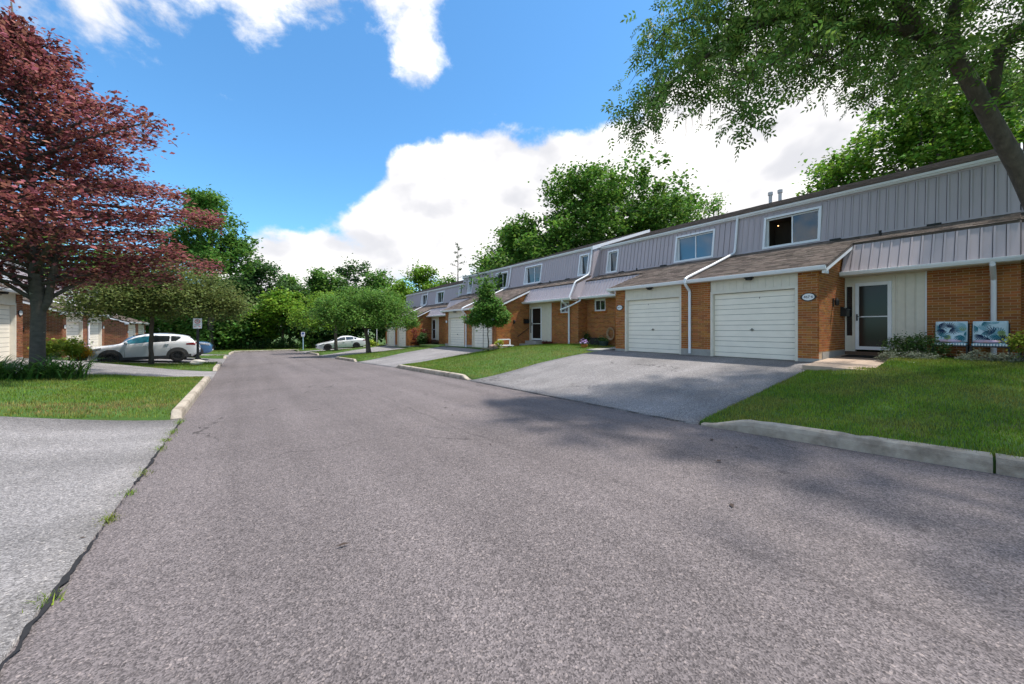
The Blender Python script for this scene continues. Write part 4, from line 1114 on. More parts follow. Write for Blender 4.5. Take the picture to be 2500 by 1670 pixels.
def beech():
    rr = random.Random(5); b = Vector((-4.6, 15.8, .12))
    T = thing('copper_beech', tuple(b), 'tall copper beech with dark red leaves rising from the near left lawn', 'tree')
    mb = MB()
    ctr = [(b+Vector((0,0,-.3)), .20), (b+Vector((0,0,.15)), .155), (b+Vector((0,0,1.0)), .138), (b+Vector((.02,0,1.9)), .135), (b+Vector((.0,0,2.35)), .15), (b+Vector((-.05,0,3.2)), .125), (b+Vector((-.12,0,4.6)), .10), (b+Vector((-.2,0,6.4)), .07), (b+Vector((-.32,0,8.4)), .05), (b+Vector((-.45,0,10.1)), .015)]
    mb.tube([p for p, r in ctr], [r for p, r in ctr], 14)
    def axis_at(h):
        tb = [(p.z-b.z, p.x-b.x) for p, r in ctr]; return b + Vector((table(tb, h), 0, h))
    # the low fork seen in the photo
    mb.tube([axis_at(1.75), b+Vector((.20,-.05,2.15)), b+Vector((.26,-.05,2.7)), b+Vector((.35,0,3.5)), b+Vector((.5,.1,5.0))], [.085,.085,.075,.06,.03], 10)
    prof = [(2.2,2.4),(2.8,3.6),(3.6,4.0),(4.6,4.05),(5.6,3.7),(6.6,3.0),(7.4,2.4),(8.2,1.7),(8.9,1.0),(9.6,.4)]
    P = []; A = []
    hs = [2.05, 2.1, 2.2] + [2.5 + 6.9*(i/118)**.95 for i in range(119)]
    az = 0.0
    for i, h in enumerate(hs):
        az += 2.39996
        a = az + rr.uniform(-.3, .3)
        if i == 0: a = .05
        if i == 1: a = 3.3
        if i == 2: a = 2.6
        L = table(prof, max(h, 2.2))*rr.uniform(.55, 1.06)*(1 + .16*math.sin(3*a + h*1.7))
        el = math.radians(rr.uniform(8, 24) + max(0, (h-6)*6))
        if i < 3: el = math.radians(34); L = 3.4
        s = axis_at(h); d = Vector((math.cos(a)*math.cos(el), math.sin(a)*math.cos(el), math.sin(el)))
        pts = [s + d*L*t + Vector((0,0,(-.10*L*t*t if i >= 3 else .25*L*t*(1-t)))) for t in (0,.2,.4,.6,.8,1.0)]
        r0 = .022 + .012*L if i >= 3 else .06
        mb.tube(pts, [lerp(r0, .006, t) for t in (0,.2,.4,.6,.8,1)], 6)
        n = int(55 + 160*L)
        side = Vector((-math.sin(a), math.cos(a), 0))
        for k in range(n):
            t = rr.random()**.6*.88 + .14
            q = pts[min(5, int(t*5))].lerp(pts[min(5, int(t*5)+1)], (t*5) % 1) if t < 1 else pts[-1] + d*(t-1)*L
            w = (.12 + .62*math.sin(math.pi*min(1, t*.9)))*(.25*L**.7)
            q = q + side*rr.gauss(0, w) + Vector((rr.gauss(0,.08), rr.gauss(0,.08), rr.gauss(.0, .13) - .07*abs(rr.gauss(0,1))))
            P.append(tuple(q-b)); A.append(tuple(d + side*rr.uniform(-.6,.6)))
    part('trunk', mb, MT['beechbark'], T, off=b, smooth=True)
    V, Fq = leaf_cards(np.array(P), .118, .55, .9, np.array(A), .6, .5)
    new_obj('crown', np_mesh('crown', V, Fq, MT['beech']), T)
beech()

rr = random.Random(9)
# olive hawthorn over the white crossover
hb = Vector((-3.72, 25.0, -.02))
make_tree('hawthorn_tree', 'broad olive green tree on the lawn in front of the white crossover', 'tree', hb,
    [(hb,.10),(hb+Vector((0,0,1.2)),.08),(hb+Vector((.05,0,2.3)),.075)],
    [(-2.1,-.3,2.55,1.0,1.2,.42),(-1.0,.4,3.5,1.5,1.8,1.2),(.4,-.4,3.7,1.8,1.9,1.35),(1.9,.2,3.3,1.6,1.8,1.15),(3.0,-.2,2.8,1.1,1.3,.85),(-1.0,-1.4,2.8,1.4,1.3,.8),(1.2,-1.2,2.7,1.5,1.3,.85),(0,1.2,3.4,1.8,1.6,1.2)],
    640, 72, .27, .12, 'haw', aspect=.6, seed=3, shell=.25, nbr=40)
# staked sapling
sb_ = Vector((10.55, 16.75, .42))
def sapling():
    b = sb_
    make_tree('sapling', 'staked young pear sapling on the lawn island before the garages', 'tree', b,
        [(b,.035),(b+Vector((0,0,.8)),.032),(b+Vector((.0,0,1.3)),.03),(b+Vector((-.02,0,2.5)),.02),(b+Vector((-.05,0,3.6)),.01)],
        [(0,0,1.75,.9,.85,.55),(-.6,.3,1.6,.55,.5,.35),(.7,-.3,1.65,.55,.5,.4),(0,0,2.35,.82,.75,.5),(-.12,0,2.95,.42,.4,.45),(-.22,0,3.5,.2,.2,.4),(.18,0,3.3,.16,.16,.25),(.3,.1,2.1,.6,.55,.4),(-.55,-.1,2.05,.4,.4,.4)],
        400, 36, .12, .115, 'pear', aspect=.72, seed=8, shell=.3, nbr=26)
    for i, (dx, dy, hh) in enumerate(((-.22, .14, 1.6), (.20, -.18, 1.35))):
        k = MB(); k.tube([b+Vector((dx,dy,-.2)), b+Vector((dx+.01,dy,hh))], .014, 7)
        single('tree_stake', k, MT['black'], ('longer' if i == 0 else 'shorter') + ' dark metal stake beside the sapling trunk', 'stake', 'sapling stakes', origin=tuple(b+Vector((dx,dy,0))))
    k = MB(); n = 22; ring = []
    for i in range(n):
        a = 2*math.pi*i/n; r = .42*rr.uniform(.88, 1.1); x, y = b.x+.0+math.cos(a)*r, b.y+math.sin(a)*r; ring.append((x, y, b.z+.015))
    k.add(ring + [(b.x, b.y, b.z+.09)], [(i, (i+1)%n, n) for i in range(n)])
    single('mulch_ring', k, MT['mulch'], 'ring of pale wood mulch around the sapling', 'mulch', origin=tuple(b))
MT['mulch'] = mat('mulch', (.20,.16,.09), .95, var=.4, vscale=30, bump=.8, bscale=60)
sapling()
# round trees beyond the middle driveway
ta = Vector((7.95, 30.3, -.40))
make_tree('round_tree', 'spreading light green tree on the lawn before the farthest orange garages', 'tree', ta,
    [(ta,.20),(ta+Vector((-.1,0,1.0)),.16),(ta+Vector((-.25,0,1.9)),.14)],
    [(-2.4,.2,3.2,1.5,1.5,1.2),(-.6,.2,3.9,1.9,1.8,1.35),(1.3,.0,3.7,1.8,1.8,1.3),(2.6,-.1,2.9,1.3,1.3,.9),(-1.3,-1.0,2.8,1.5,1.2,.9),(1.0,-1.1,2.6,1.5,1.2,.8),(0,1,3.4,1.8,1.5,1.2),(3.2,-.2,2.3,.7,.8,.5)],
    560, 52, .26, .15, 'fresh', aspect=.55, seed=12, shell=.3, nbr=30)
tb_ = Vector((6.95, 38.0, -.62))
make_tree('round_tree', 'slender tree with yellow-green leaves in front of the white sedan', 'tree', tb_,
    [(tb_,.16),(tb_+Vector((0,0,1.5)),.13),(tb_+Vector((0,0,2.6)),.11)],
    [(-2.5,0,3.0,1.6,1.4,.9),(-1.2,0,4.4,1.6,1.5,1.3),(.6,0,4.2,1.6,1.5,1.4),(-1.6,-.4,2.5,1.3,1.2,.7),(.5,-.3,3.0,1.4,1.4,1.0)],
    170, 36, .30, .18, 'bright', aspect=.55, seed=14, shell=.3, nbr=20)
# trees behind the houses
def behind(name, label, px_, topy, t, R, h0f, leafm, seed, nl=9, ncl=300, lv=42, size=.24, sig=.42, tw=.35, group='trees behind the townhouses', squash=1.0, asp=.75):
    r_ = random.Random(seed); top = pxw(px_, topy, t); b = Vector((top.x, top.y, gz(top.x, top.y)-.1)); H = top.z - b.z
    return make_tree(name, label, 'tree', b, [(b,tw),(b+Vector((0,0,H*.2)),tw*.8),(b+Vector((.1,0,H*.36)),tw*.68),(b+Vector((0,.1,H*.55)),tw*.5)],
        round_lobes(H*h0f, H, R, nl, r_, squash), ncl, lv, sig, size, leafm, aspect=asp, seed=seed, group=group, shell=.35, nbr=44)
behind('maple_tree', 'tallest dark green maple rising behind the middle townhouse roof', 1470, 425, 33, 8.6, .2, 'maple', 31, 18, 1000, 60, .26)
behind('maple_tree', 'lower rounded maple left of the tallest maple behind the roofs', 1280, 540, 34, 6.6, .2, 'maple', 32, 13, 640, 56, .26)
behind('maple_tree', 'bright green tree tucked against the right of the tallest maple', 1620, 475, 36, 4.2, .3, 'mid', 33, 8, 300, 52, .26)
behind('thin_tree', 'sparse pointed tree top peeping over the roof near the vent pipes', 1745, 487, 40, 2.4, .35, 'fresh', 34, 6, 60, 28)
behind('maple_tree', 'bright maple behind the roof of the nearest townhouse', 2250, 225, 19, 5.4, .3, 'maple2', 35, 10, 560, 60, .20, .36)
behind('maple_tree', 'dark maple behind the right end of the nearest roof', 2520, 190, 21, 5.2, .3, 'maple', 36, 8, 380, 56, .22, .4)
behind('maple_tree', 'small bright maple low over the roof right of the vent pipes', 2030, 385, 22, 2.6, .35, 'maple2', 37, 6, 150, 44, .2, .34)
behind('tall_tree', 'tall open-crowned green tree behind the copper beech', 515, 470, 41, 5.0, .35, 'mid', 38, 9, 380, 50, .30, .45)
behind('tall_tree', 'dense tree behind the brown brick roofs at the far left', 60, 560, 34, 6.0, .2, 'mid', 39, 9, 260, 40, .30, .5)
behind('tall_tree', 'leafy tree between the copper beech trunk and the brown brick roofs', 250, 600, 40, 5.5, .2, 'mid', 40, 8, 240, 40, .30, .5)
# wood at the end of the street
WOOD = [(372,712,52,4.6,'dark','dark tree seen under the olive tree behind the last brown roof'), (300,705,56,4.6,'mid','tree standing behind the brown brick roofs left of the parked cars'), (440,690,52,4.2,'mid','green tree at the left end of the wood'), (520,672,50,4.0,'fresh','pale green tree in the wood right behind the blue car'),
    (585,662,49,3.6,'dark','dark tree in the wood left of the dark peaked one'), (648,636,50,3.9,'dark','dark peaked tree standing highest in the left half of the wood'),
    (708,672,54,3.4,'mid','tree right of the dark peaked one in the wood'), (752,690,56,4.0,'dark','lowest dark tree filling the dip in the wood skyline'),
    (800,662,52,3.6,'mid','mid green tree right of the dip in the wood skyline'), (858,640,55,4.0,'dark','dark tree with ragged top standing highest in the right half of the wood'),
    (918,662,52,3.8,'mid','round dark green tree above the spreading light green tree'), (975,688,50,3.4,'bright','yellow-green tree at the wood edge left of the far townhouses'),
    (1030,652,54,3.4,'bright','bright open tree rising over the far townhouse roof'), (1085,682,56,3.4,'mid','tree over the far townhouse roof beside the bare conifer'),
    (690,712,45,2.8,'bright','yellow-green tree at the front of the wood'), (612,745,44.5,2.6,'mid','low leafy tree at the wood edge behind the road end'),
    (752,765,46,2.4,'dark','dark low tree behind the blue signpost'), (545,748,43,2.7,'fresh','bushy light green tree beside the driveway past the blue car'),
    (470,745,42,2.6,'fresh','bushy light green tree behind the white crossover'), (835,740,47,2.8,'dark','dark tree behind the white sedan'), (920,740,48,2.8,'dark','dark tree between the sedan and the far garages')]
for i, (px_, ty, t, R, lm, lb) in enumerate(WOOD):
    behind('wood_tree', lb, px_, ty, t, R*1.12, .06 if i > 13 or i < 2 else .12, lm, 60+i, 7, 230 if i < 14 else 170, 44, .34, .46, .18, 'trees of the wood at the street end', 1.15)
SHR = [(505,815,42.5,1.2),(560,820,43,1.1),(640,825,44,1.3),(590,822,45,1.2),(700,822,44.5,1.3),(765,818,45,1.3),(810,815,46,1.4),(480,822,40,1.0)]
SHN = ['low shrub left of the road end by the last driveway','small shrub at the grass edge left of the road end','wide low shrub at the middle of the road end','shrub behind the kerb where the road ends on the left','low dark shrub left of the blue signpost','shrub just right of the blue signpost','shrub behind the nose of the white sedan','small round shrub on the grass past the blue car']
for i, ((px_, ty, t, R), nm) in enumerate(zip(SHR, SHN)):
    top = pxw(px_, ty, t); b = Vector((top.x, top.y, gz(top.x, top.y))); H = max(.8, top.z-b.z)
    make_tree('shrub', nm, 'shrub', b, [(b,.05),(b+Vector((0,0,H*.4)),.04)], [(0,0,H*.5,R,R,H*.45),(R*.7,.2,H*.4,R*.7,R*.7,H*.35),(-R*.7,-.1,H*.42,R*.7,R*.7,H*.36)], 46, 34, .22, .20, 'mid' if i % 2 else 'dark', seed=90+i, group='shrubs at the street end', shell=.3, nbr=6)
# bare-topped conifer over the far roof
cb = pxw(1118, 640, 58); cb.z = gz(cb.x, cb.y); ctop = pxw(1118, 592, 58)
def conifer(b, H, R, name, label, n=26, dens=26, leafm='conifer'):
    T = thing(name, tuple(b), label, 'tree'); mb = MB(); mb.tube([b-Vector((0,0,.2)), b+Vector((0,0,H*.6)), b+Vector((0,0,H))], [.2,.11,.02], 8); P = []
    for i in range(n):
        h = H*(.3 + .7*i/n); L = R*(1-(i/n)*.85)*rr.uniform(.7, 1.1); a = i*2.4; d = Vector((math.cos(a), math.sin(a), .35)); e = b+Vector((0,0,h))
        mb.tube([e, e+d*L], [.035,.01], 5)
        for k in range(dens):
            t = rr.uniform(.35, 1.05); q = e + d*L*t; P.append(tuple(q - b + Vector((rr.gauss(0,.14), rr.gauss(0,.14), rr.gauss(.02,.1)))))
    part('trunk', mb, MT['bark'], T, off=b); V, Fq = leaf_cards(np.array(P), .30, .35, .3); new_obj('crown', np_mesh('crown', V, Fq, MT[leafm]), T)
conifer(cb, ctop.z-cb.z, 2.6, 'conifer_tree', 'sparse conifer top standing above the far townhouse roof')

# ---- small plants
def bush(name, label, c, lobes, ncl, nl, sig, size, leafm, seed, aspect=.55, group=None, cat='shrub'):
    b = Vector(c); return make_tree(name, label, cat, b, [(b,.02),(b+Vector((0,0,.12)),.015)], lobes, ncl, nl, sig, size, leafm, seed=seed, shell=.35, nbr=10, aspect=aspect, group=group)
bush('boxwood_bush', 'rounded green bush beside the nearest white entrance panel', (14.05,1.62,.72), [(0,.22,.30,.34,.38,.28),(0,-.30,.28,.34,.40,.26),(.05,0,.42,.30,.4,.18)], 130, 30, .075, .055, 'shrub', 201)
bush('silver_plant', 'low silver-leaved plant at the front of the green bush', (13.35,1.75,.70), [(0,.15,.10,.25,.34,.13),(0,-.3,.10,.22,.3,.12)], 70, 26, .05, .045, 'silver', 202, .4, 'silver-leaved plants')
bush('silver_plant', 'low silver-leaved plant in front of the right patterned chair', (13.45,.42,.74), [(0,.1,.12,.22,.36,.15),(.05,-.25,.10,.2,.25,.12)], 70, 26, .05, .045, 'silver', 203, .4, 'silver-leaved plants')
bush('flowering_shrub', 'pale leggy shrub between the right chair and the ash trunk', (14.1,.0,.74), [(0,0,.35,.18,.2,.3),(0,.05,.6,.14,.15,.15)], 40, 18, .06, .06, 'lime', 204)
bush('dark_red_shrub', 'low dark red shrub below the small window past the steps', (14.1,16.0,.42), [(0,.1,.18,.25,.45,.18),(0,-.4,.14,.22,.35,.14)], 60, 26, .07, .07, 'redleaf', 205)
bush('leafy_plant', 'green climbing plant against the corner wall beside the downspout', (14.9,13.75,.48), [(0,0,.45,.2,.25,.42),(-.1,-.2,.25,.25,.3,.24)], 60, 24, .08, .07, 'dark', 206)
bush('leafy_plant', 'low green plants along the wall beneath the small square window', (14.85,12.95,.50), [(0,0,.2,.25,.5,.2),(-.1,-.4,.16,.25,.35,.16)], 60, 24, .08, .07, 'shrub', 207)
bush('golden_shrub', 'bright lime leaved plant left of the beech trunk by the garage pier', (-6.9,24.5,.22), [(0,0,.45,.35,.45,.42),(.1,.2,.3,.3,.3,.28)], 60, 26, .10, .12, 'lime', 208, .45, 'bright shrubs')
bush('golden_shrub', 'tall lime leaved plant right behind the beech trunk', (-6.7,26.3,.1), [(0,0,.6,.42,.45,.5),(.1,.3,.4,.35,.4,.35)], 70, 26, .10, .12, 'lime', 209, .45, 'bright shrubs')
bush('golden_shrub', 'golden orange shrub between the lime plant and the black planter', (-6.65,27.15,.0), [(0,0,.42,.42,.42,.4),(.1,.25,.3,.3,.3,.28)], 70, 26, .10, .11, 'gold', 210, .45, 'bright shrubs')
bush('hosta_plant', 'bright green leafy plants at the far garage corner by the sedan', (11.4,42.6,-.5), [(0,0,.35,.5,.6,.35),(.5,.8,.3,.5,.6,.3)], 60, 24, .14, .18, 'lime', 211)
bush('red_plant', 'dark red climbing plant beside the farthest visible doorway', (14.2,34.2,-.2), [(-.6,.2,.7,.5,.4,.6),(-.2,-.3,.9,.4,.4,.7),(.1,0,.4,.5,.5,.35),(-.9,.2,1.4,.25,.2,.35)], 80, 22, .16, .14, 'redleaf', 212, cat='plant')
bush('potted_shrub', 'dark green shrub in front of the farthest visible doorway', (13.6,33.2,-.2), [(0,0,.9,.35,.35,.4),(0,.2,.5,.35,.4,.4)], 50, 22, .14, .14, 'dark', 213, cat='plant')
bush('yellow_flowers', 'little clump of yellow flowers behind the sapling', (11.6,17.3,.36), [(0,0,.25,.22,.25,.22),(.1,-.1,.4,.15,.2,.12)], 30, 18, .06, .07, 'lime', 214, cat='flowers')
# daylilies round the beech: arching blades
def lilies():
    b = Vector((-4.8, 15.25, .12)); V = []; Fc = []
    r_ = random.Random(4)
    for cx_, cy_, n in ((-1.5,-.2,80),(-.75,-.1,95),(-.1,-.6,110),(.55,-.2,95),(1.0,.0,40),(.2,.5,50),(-.6,.6,50),(-2.2,.1,60),(-2.9,.3,50),(-1.1,-.4,70),(-.4,-.3,70),(.9,-.2,60),(.3,-.5,70),(-1.9,-.1,50),(-2.6,.1,50)):
        for i in range(n):
            a = r_.uniform(0, 6.283); L = r_.uniform(.65, 1.15); o = Vector((cx_+r_.gauss(0,.12), cy_+r_.gauss(0,.12), r_.uniform(-.05,0)))
            d = Vector((math.cos(a), math.sin(a), 0)); s = Vector((-math.sin(a), math.cos(a), 0)); w = r_.uniform(.011, .02); k = r_.uniform(.45, 1.0)
            rows = []
            for t in (0, .3, .58, .8, 1.0):
                q = o + d*(L*k*t**1.5) + Vector((0,0, L*(1.05*t - .72*k*t**2.6)))
                rows.append((q - s*w*(1-t**3), q + s*w*(1-t**3)))
            v0 = len(V)
            for p, q in rows: V += [tuple(p), tuple(q)]
            Fc += [(v0+2*j, v0+2*j+1, v0+2*j+3, v0+2*j+2) for j in range(4)]
    o = new_obj('daylily_bed', np_mesh('daylily_bed', np.array(V), np.array(Fc), MT['lily']), None, b)
    tag(o, 'arching daylily leaves growing round the copper beech trunk', 'daylilies', kind='stuff')
    k = MB()
    for dx, dy, h in ((-.9,-.3,1.0),(.9,.1,.95),(-1.6,0,.9),(1.3,-.1,.9)):
        k.tube([b+Vector((dx,dy,0)), b+Vector((dx+.05,dy,h*.6)), b+Vector((dx+.03,dy,h))], [.005,.004,.003], 4)
    st = part('flower_stalks', k, MT['lily'], o, off=b, kind='stuff')
lilies()
# ------------------------------------------------------------------ vehicles
MT['carwhite'] = mat('white_paint', (.70,.71,.73), .25, spec=.5, coat=.9)
MT['carblue'] = mat('blue_paint', (.045,.13,.26), .25, spec=.5, coat=.9)
MT['cladding'] = mat('grey_cladding', (.075,.072,.072), .6)
MT['tyre'] = mat('tyre', (.018,.018,.018), .85)
MT['rim'] = mat('dark_rim', (.020,.020,.022), .5)
MT['carglass'] = mat('car_glass', (.016,.020,.024), .04, spec=.8, coat=.8)
MT['cyan_glass'] = mat('car_glass_tint', (.02,.14,.19), .05, spec=.8, coat=.8)
MT['red'] = mat('tail_lamp_red', (.35,.012,.014), .2, spec=.6)
MT['lamp'] = mat('head_lamp', (.42,.43,.45), .12, spec=.8)
MT['chrome'] = mat('chrome', (.65,.65,.66), .15, metal=1.0)
def smoothtab(tb):
    xs = [p[0] for p in tb]; ys = [p[1] for p in tb]; n = len(xs); m = []
    for i in range(n):
        if i in (0, n-1): m.append((ys[1]-ys[0])/(xs[1]-xs[0]) if i == 0 else (ys[-1]-ys[-2])/(xs[-1]-xs[-2]))
        else:
            a = (ys[i]-ys[i-1])/(xs[i]-xs[i-1]); b = (ys[i+1]-ys[i])/(xs[i+1]-xs[i]); m.append(0 if a*b <= 0 else 2*a*b/(a+b))
    def f(x):
        if x <= xs[0]: return ys[0]
        if x >= xs[-1]: return ys[-1]
        i = max(k for k in range(n-1) if xs[k] <= x); h = xs[i+1]-xs[i]; t = (x-xs[i])/h
        return ys[i]*(2*t**3-3*t*t+1) + h*m[i]*(t**3-2*t*t+t) + ys[i+1]*(-2*t**3+3*t*t) + h*m[i+1]*(t**3-t*t)
    return f
def car(name, label, cat, loc, rz, L, top, belt, low, wb, wt, paint, wheels, wr, wins, clad=True, pitch=0.0, group='parked cars', cyan=False, rails=False):
    T = thing(name, loc, label, cat, group, rz); T.rotation_euler = (0, pitch, rz)
    top, belt, low, wb, wt = map(smoothtab, (top, belt, low, wb, wt))
    X = lambda f: L/2 - f*L          # f=0 nose, 1 tail; +x forward
    def side_y(f, z):
        zl_, zb_, zt_ = low(f), belt(f), top(f)
        if z <= zb_:
            s = (z-zl_)/max(1e-3, zb_-zl_); return wb(f)*(1 - .085*(1-s)**2 - .03*abs(s-.62)**1.5)
        s = min(1, (z-zb_)/max(1e-3, zt_-zb_)); return lerp(wb(f)*.975, wt(f), s**1.15)
    NS = 64; rows = []
    fs = [i/NS for i in range(NS+1)]
    for f in fs:
        zl_, zb_, zt_ = low(f), belt(f), top(f); row = [(0, zl_), (wb(f)*.8, zl_)]
        for s in (.0, .12, .3, .5, .7, .85, 1.0): z = lerp(zl_+.03, zb_, s); row.append((side_y(f, z), z))
        for s in (.15, .4, .65, .86): z = lerp(zb_, zt_, s); row.append((side_y(f, z), z))
        row += [(wt(f)*.965, lerp(zb_, zt_, .955)), (wt(f)*.88, zt_+.0), (wt(f)*.5, zt_+.018), (0, zt_+.024)]
        rows.append(row)
    mb = MB(); m = len(rows[0]); vs = []
    for f, row in zip(fs, rows):
        vs += [(X(f), y, z) for y, z in row] + [(X(f), -y, z) for y, z in row]
    fc = []
    for i in range(NS):
        for j in range(m-1):
            a = i*2*m + j; b = (i+1)*2*m + j
            fc += [(a, b, b+1, a+1), (a+m, a+m+1, b+m+1, b+m)]
    fc.append(tuple(range(m)) + tuple(m + k for k in range(m-2, 0, -1))); e = NS*2*m; fc.append(tuple(e+k for k in range(m)) + tuple(e + m + k for k in range(m-2, 0, -1)))
    mb.add(vs, fc)
    body = part('body', mb, MT[paint], T, smooth=True)
    def patchside(name, f0, f1, z0f, z1f, m_, parent, off=.006, n=14, both=True):
        for sg in (1, -1) if both else (both,):
            k = MB(); v = []; 
            for i in range(n+1):
                f = lerp(f0, f1, i/n); a, b = z0f(f), z1f(f)
                if b < a + .012: b = a + .012
                for j in range(4):
                    z = lerp(a, b, j/3); v.append((X(f), sg*(side_y(f, z)+off), z))
            k.add(v, [(i*4+j, (i+1)*4+j, (i+1)*4+j+1, i*4+j+1) for i in range(n) for j in range(3)])
            part(name, k, MT[m_], parent, smooth=True)
    for i, (f0, f1, slant0, slant1) in enumerate(wins):
        patchside('side_window', f0, f1, lambda f: belt(f)+.035 + max(0, slant1*(f-(f0+f1)/2)), lambda f: belt(f) + (top(f)-belt(f))*.80, 'cyan_glass' if (cyan and i == 0) else 'carglass', body)
    def topglass(name, f0, f1, yk0, yk1):
        k = MB(); n = 10; v = []
        for i in range(n+1):
            f = lerp(f0, f1, i/n); hw = wt(f)*lerp(yk0, yk1, i/n)
            for j in range(9):
                y = lerp(-hw, hw, j/8); q = abs(y)/max(.01, wt(f))
                z = top(f) + (.024 - .024*q*q if q < .88 else 0) + .010; v.append((X(f), y, z))
        k.add(v, [(i*9+j, (i+1)*9+j, (i+1)*9+j+1, i*9+j+1) for i in range(n) for j in range(8)])
        part(name, k, MT['carglass'], body, smooth=True)
    topglass('windscreen', wins[0][2], wins[0][3], .84, .86); topglass('rear_window', wins[-1][2] if False else REARF[name][0], REARF[name][1], .82, .78)
    for wx in wheels:
        for sg in (1, -1):
            f = (L/2-wx)/L; yb = side_y(f, wr+.05)
            k = MB(); k.lathe([(0,-.085),(wr*.2,-.085),(wr*.62,-.10),(wr*.93,-.105),(wr,-.06),(wr,.07),(wr*.94,.105),(wr*.66,.11),(wr*.62,.10),(wr*.2,.085),(0,.085)], (wx, sg*(yb-.055), wr), 28, 'y')
            wh = part('wheel', k, MT['tyre'], T, smooth=True)
            k = MB(); yo = sg*(yb+.046)
            k.lathe([(wr*.66,-.03),(wr*.66,.012),(wr*.60,.014),(wr*.58,-.03)], (wx, yo if sg > 0 else yo, wr), 28, 'y')
            for a in range(10):
                t = 2*math.pi*a/10; k.bar((wx, yo-sg*.008, wr), (wx+math.cos(t)*wr*.62, yo-sg*.012, wr+math.sin(t)*wr*.62), .032, .03)
            k.lathe([(0,-.02),(.05,-.02),(.05,.014),(0,.014)], (wx, yo, wr), 12, 'y')
            part('rim', k, MT['rim'], wh)
            k = MB(); k.lathe([(0,-.006),(wr*.6,-.006),(wr*.6,.0),(0,.0)], (wx, sg*(yb-.05), wr), 20, 'y'); part('brake_disc', k, MT['black'], wh)
            k = MB(); v = []; n = 22    # arch: dark opening and surround lip
            R1 = wr*(1.36 if clad else 1.14); RR = [wr*.5, wr*.8, wr*1.0, (wr+R1)/2, R1]; q = len(RR)
            for i in range(n+1):
                t = lerp(-.16, math.pi+.16, i/n)
                for R in RR:
                    x_, z_ = wx+math.cos(t)*R, wr+math.sin(t)*R; ff = min(.995, max(.005, (L/2-x_)/L)); v.append((x_, sg*(side_y(ff, max(z_, low(ff)+.02))+.014), z_))
            k.add(v, [(q*i+j, q*i+j+1, q*i+q+j+1, q*i+q+j) for i in range(n) for j in range(q-1)])
            part('wheel_arch', k, MT['cladding' if clad else 'black'], body, smooth=True)
    f0, f1 = .10, .93
    patchside('sill_trim', f0, f1, lambda f: low(f)+.0, lambda f: low(f)+(.15 if clad else .06), 'cladding' if clad else 'black', body, .008, 20)
    # door seams and handles
    for f in SEAMS[name]:
        for sg in (1, -1):
            k = MB(); z0, z1 = low(f)+.16, belt(f)+.02
            k.add([(X(f-.0012), sg*(side_y(f, z)+.004), z) for z in (z0, lerp(z0,z1,.5), z1)] + [(X(f+.0012), sg*(side_y(f, z)+.004), z) for z in (z0, lerp(z0,z1,.5), z1)], [(0,1,4,3),(1,2,5,4)])
            part('door_seam', k, MT['gap'], body)
    for f in HANDS[name]:
        for sg in (1, -1):
            k = MB(); z = belt(f)-.10; y = side_y(f, z); k.box(X(f)-.09, X(f)+.09, min(sg*(y+.002), sg*(y+.03)), max(sg*(y+.002), sg*(y+.03)), z-.014, z+.014); part('door_handle', k, MT['chrome' if clad else paint], body)
    for sg in (1, -1):
        f = wins[0][0]-.005; z = belt(f)+.09; y = side_y(f, z)
        k = MB(); k.lathe([(0,-.09),(.07,-.08),(.085,0),(.06,.09),(0,.10)], (X(f)+.0, sg*(y+.10), z), 10, 'y'); k.bar((X(f), sg*(y-.02), z-.05), (X(f), sg*(y+.06), z-.03), .05)
        part('door_mirror', k, MT[paint], body, smooth=True)
        hz0, hz1 = HEAD[name]
        patchside('headlight', .025, .135, lambda f: lerp(hz0[0], hz0[1], (f-.025)/.11), lambda f: lerp(hz1[0], hz1[1], (f-.025)/.11), 'lamp', body, .007, 8, sg)
        tz0, tz1, tf = TAIL[name]
        patchside('tail_light', tf, .985, lambda f: lerp(tz0[0], tz0[1], (f-tf)/(.985-tf)), lambda f: lerp(tz1[0], tz1[1], (f-tf)/(.985-tf)), 'red', body, .007, 8, sg)
        if rails:
            k = MB(); k.tube([(X(f), sg*(wt(f)*.90), top(f)+.05) for f in (.46,.5,.6,.7,.8,.86)], .018, 6)
            for f in (.47,.66,.85): k.bar((X(f), sg*wt(f)*.90, top(f)-.01), (X(f), sg*wt(f)*.90, top(f)+.05), .03)
            part('roof_rail', k, MT['black'], body)
    zg = low(0)
    k = MB(); w0 = wb(0.004)*.72
    k.box(X(.0)-.05, X(.0)+.012, -w0, w0, lerp(zg, top(0), .35), lerp(zg, top(0), .85)); part('grille', k, MT['black'], body)
    k = MB(); k.box(X(.0)-.05, X(.0)+.02, -.26, .26, lerp(zg, top(0), .12), lerp(zg, top(0), .32)); part('front_plate', k, MT['white'], body)
    k = MB(); k.box(X(1.0)-.02, X(1.0)+.05, -.26, .26, lerp(low(1), top(1), .45), lerp(low(1), top(1), .72)); part('rear_plate', k, MT['white'], body)
    k = MB(); k.box(X(.93), X(.12), -wb(.5)*.78, wb(.5)*.78, low(.5)-.03, low(.5)+.06); part('underbody', k, MT['black'], body)
    return T
REARF = {'crossover_car': (.915,.962), 'blue_crossover': (.90,.965), 'sedan_car': (.715,.865)}
SEAMS = {'crossover_car': (.325,.55,.735), 'blue_crossover': (.31,.53,.73), 'sedan_car': (.345,.56,.735)}
HANDS = {'crossover_car': (.51,.70), 'blue_crossover': (.49,.69), 'sedan_car': (.52,.70)}
HEAD = {'crossover_car': ((.76,.84),(.86,.97)), 'blue_crossover': ((.76,.86),(.90,1.0)), 'sedan_car': ((.55,.66),(.60,.76))}
TAIL = {'crossover_car': ((.96,.92),(1.04,1.08),.885), 'blue_crossover': ((.90,.88),(1.12,1.12),.92), 'sedan_car': ((.84,.84),(.95,.95),.92)}
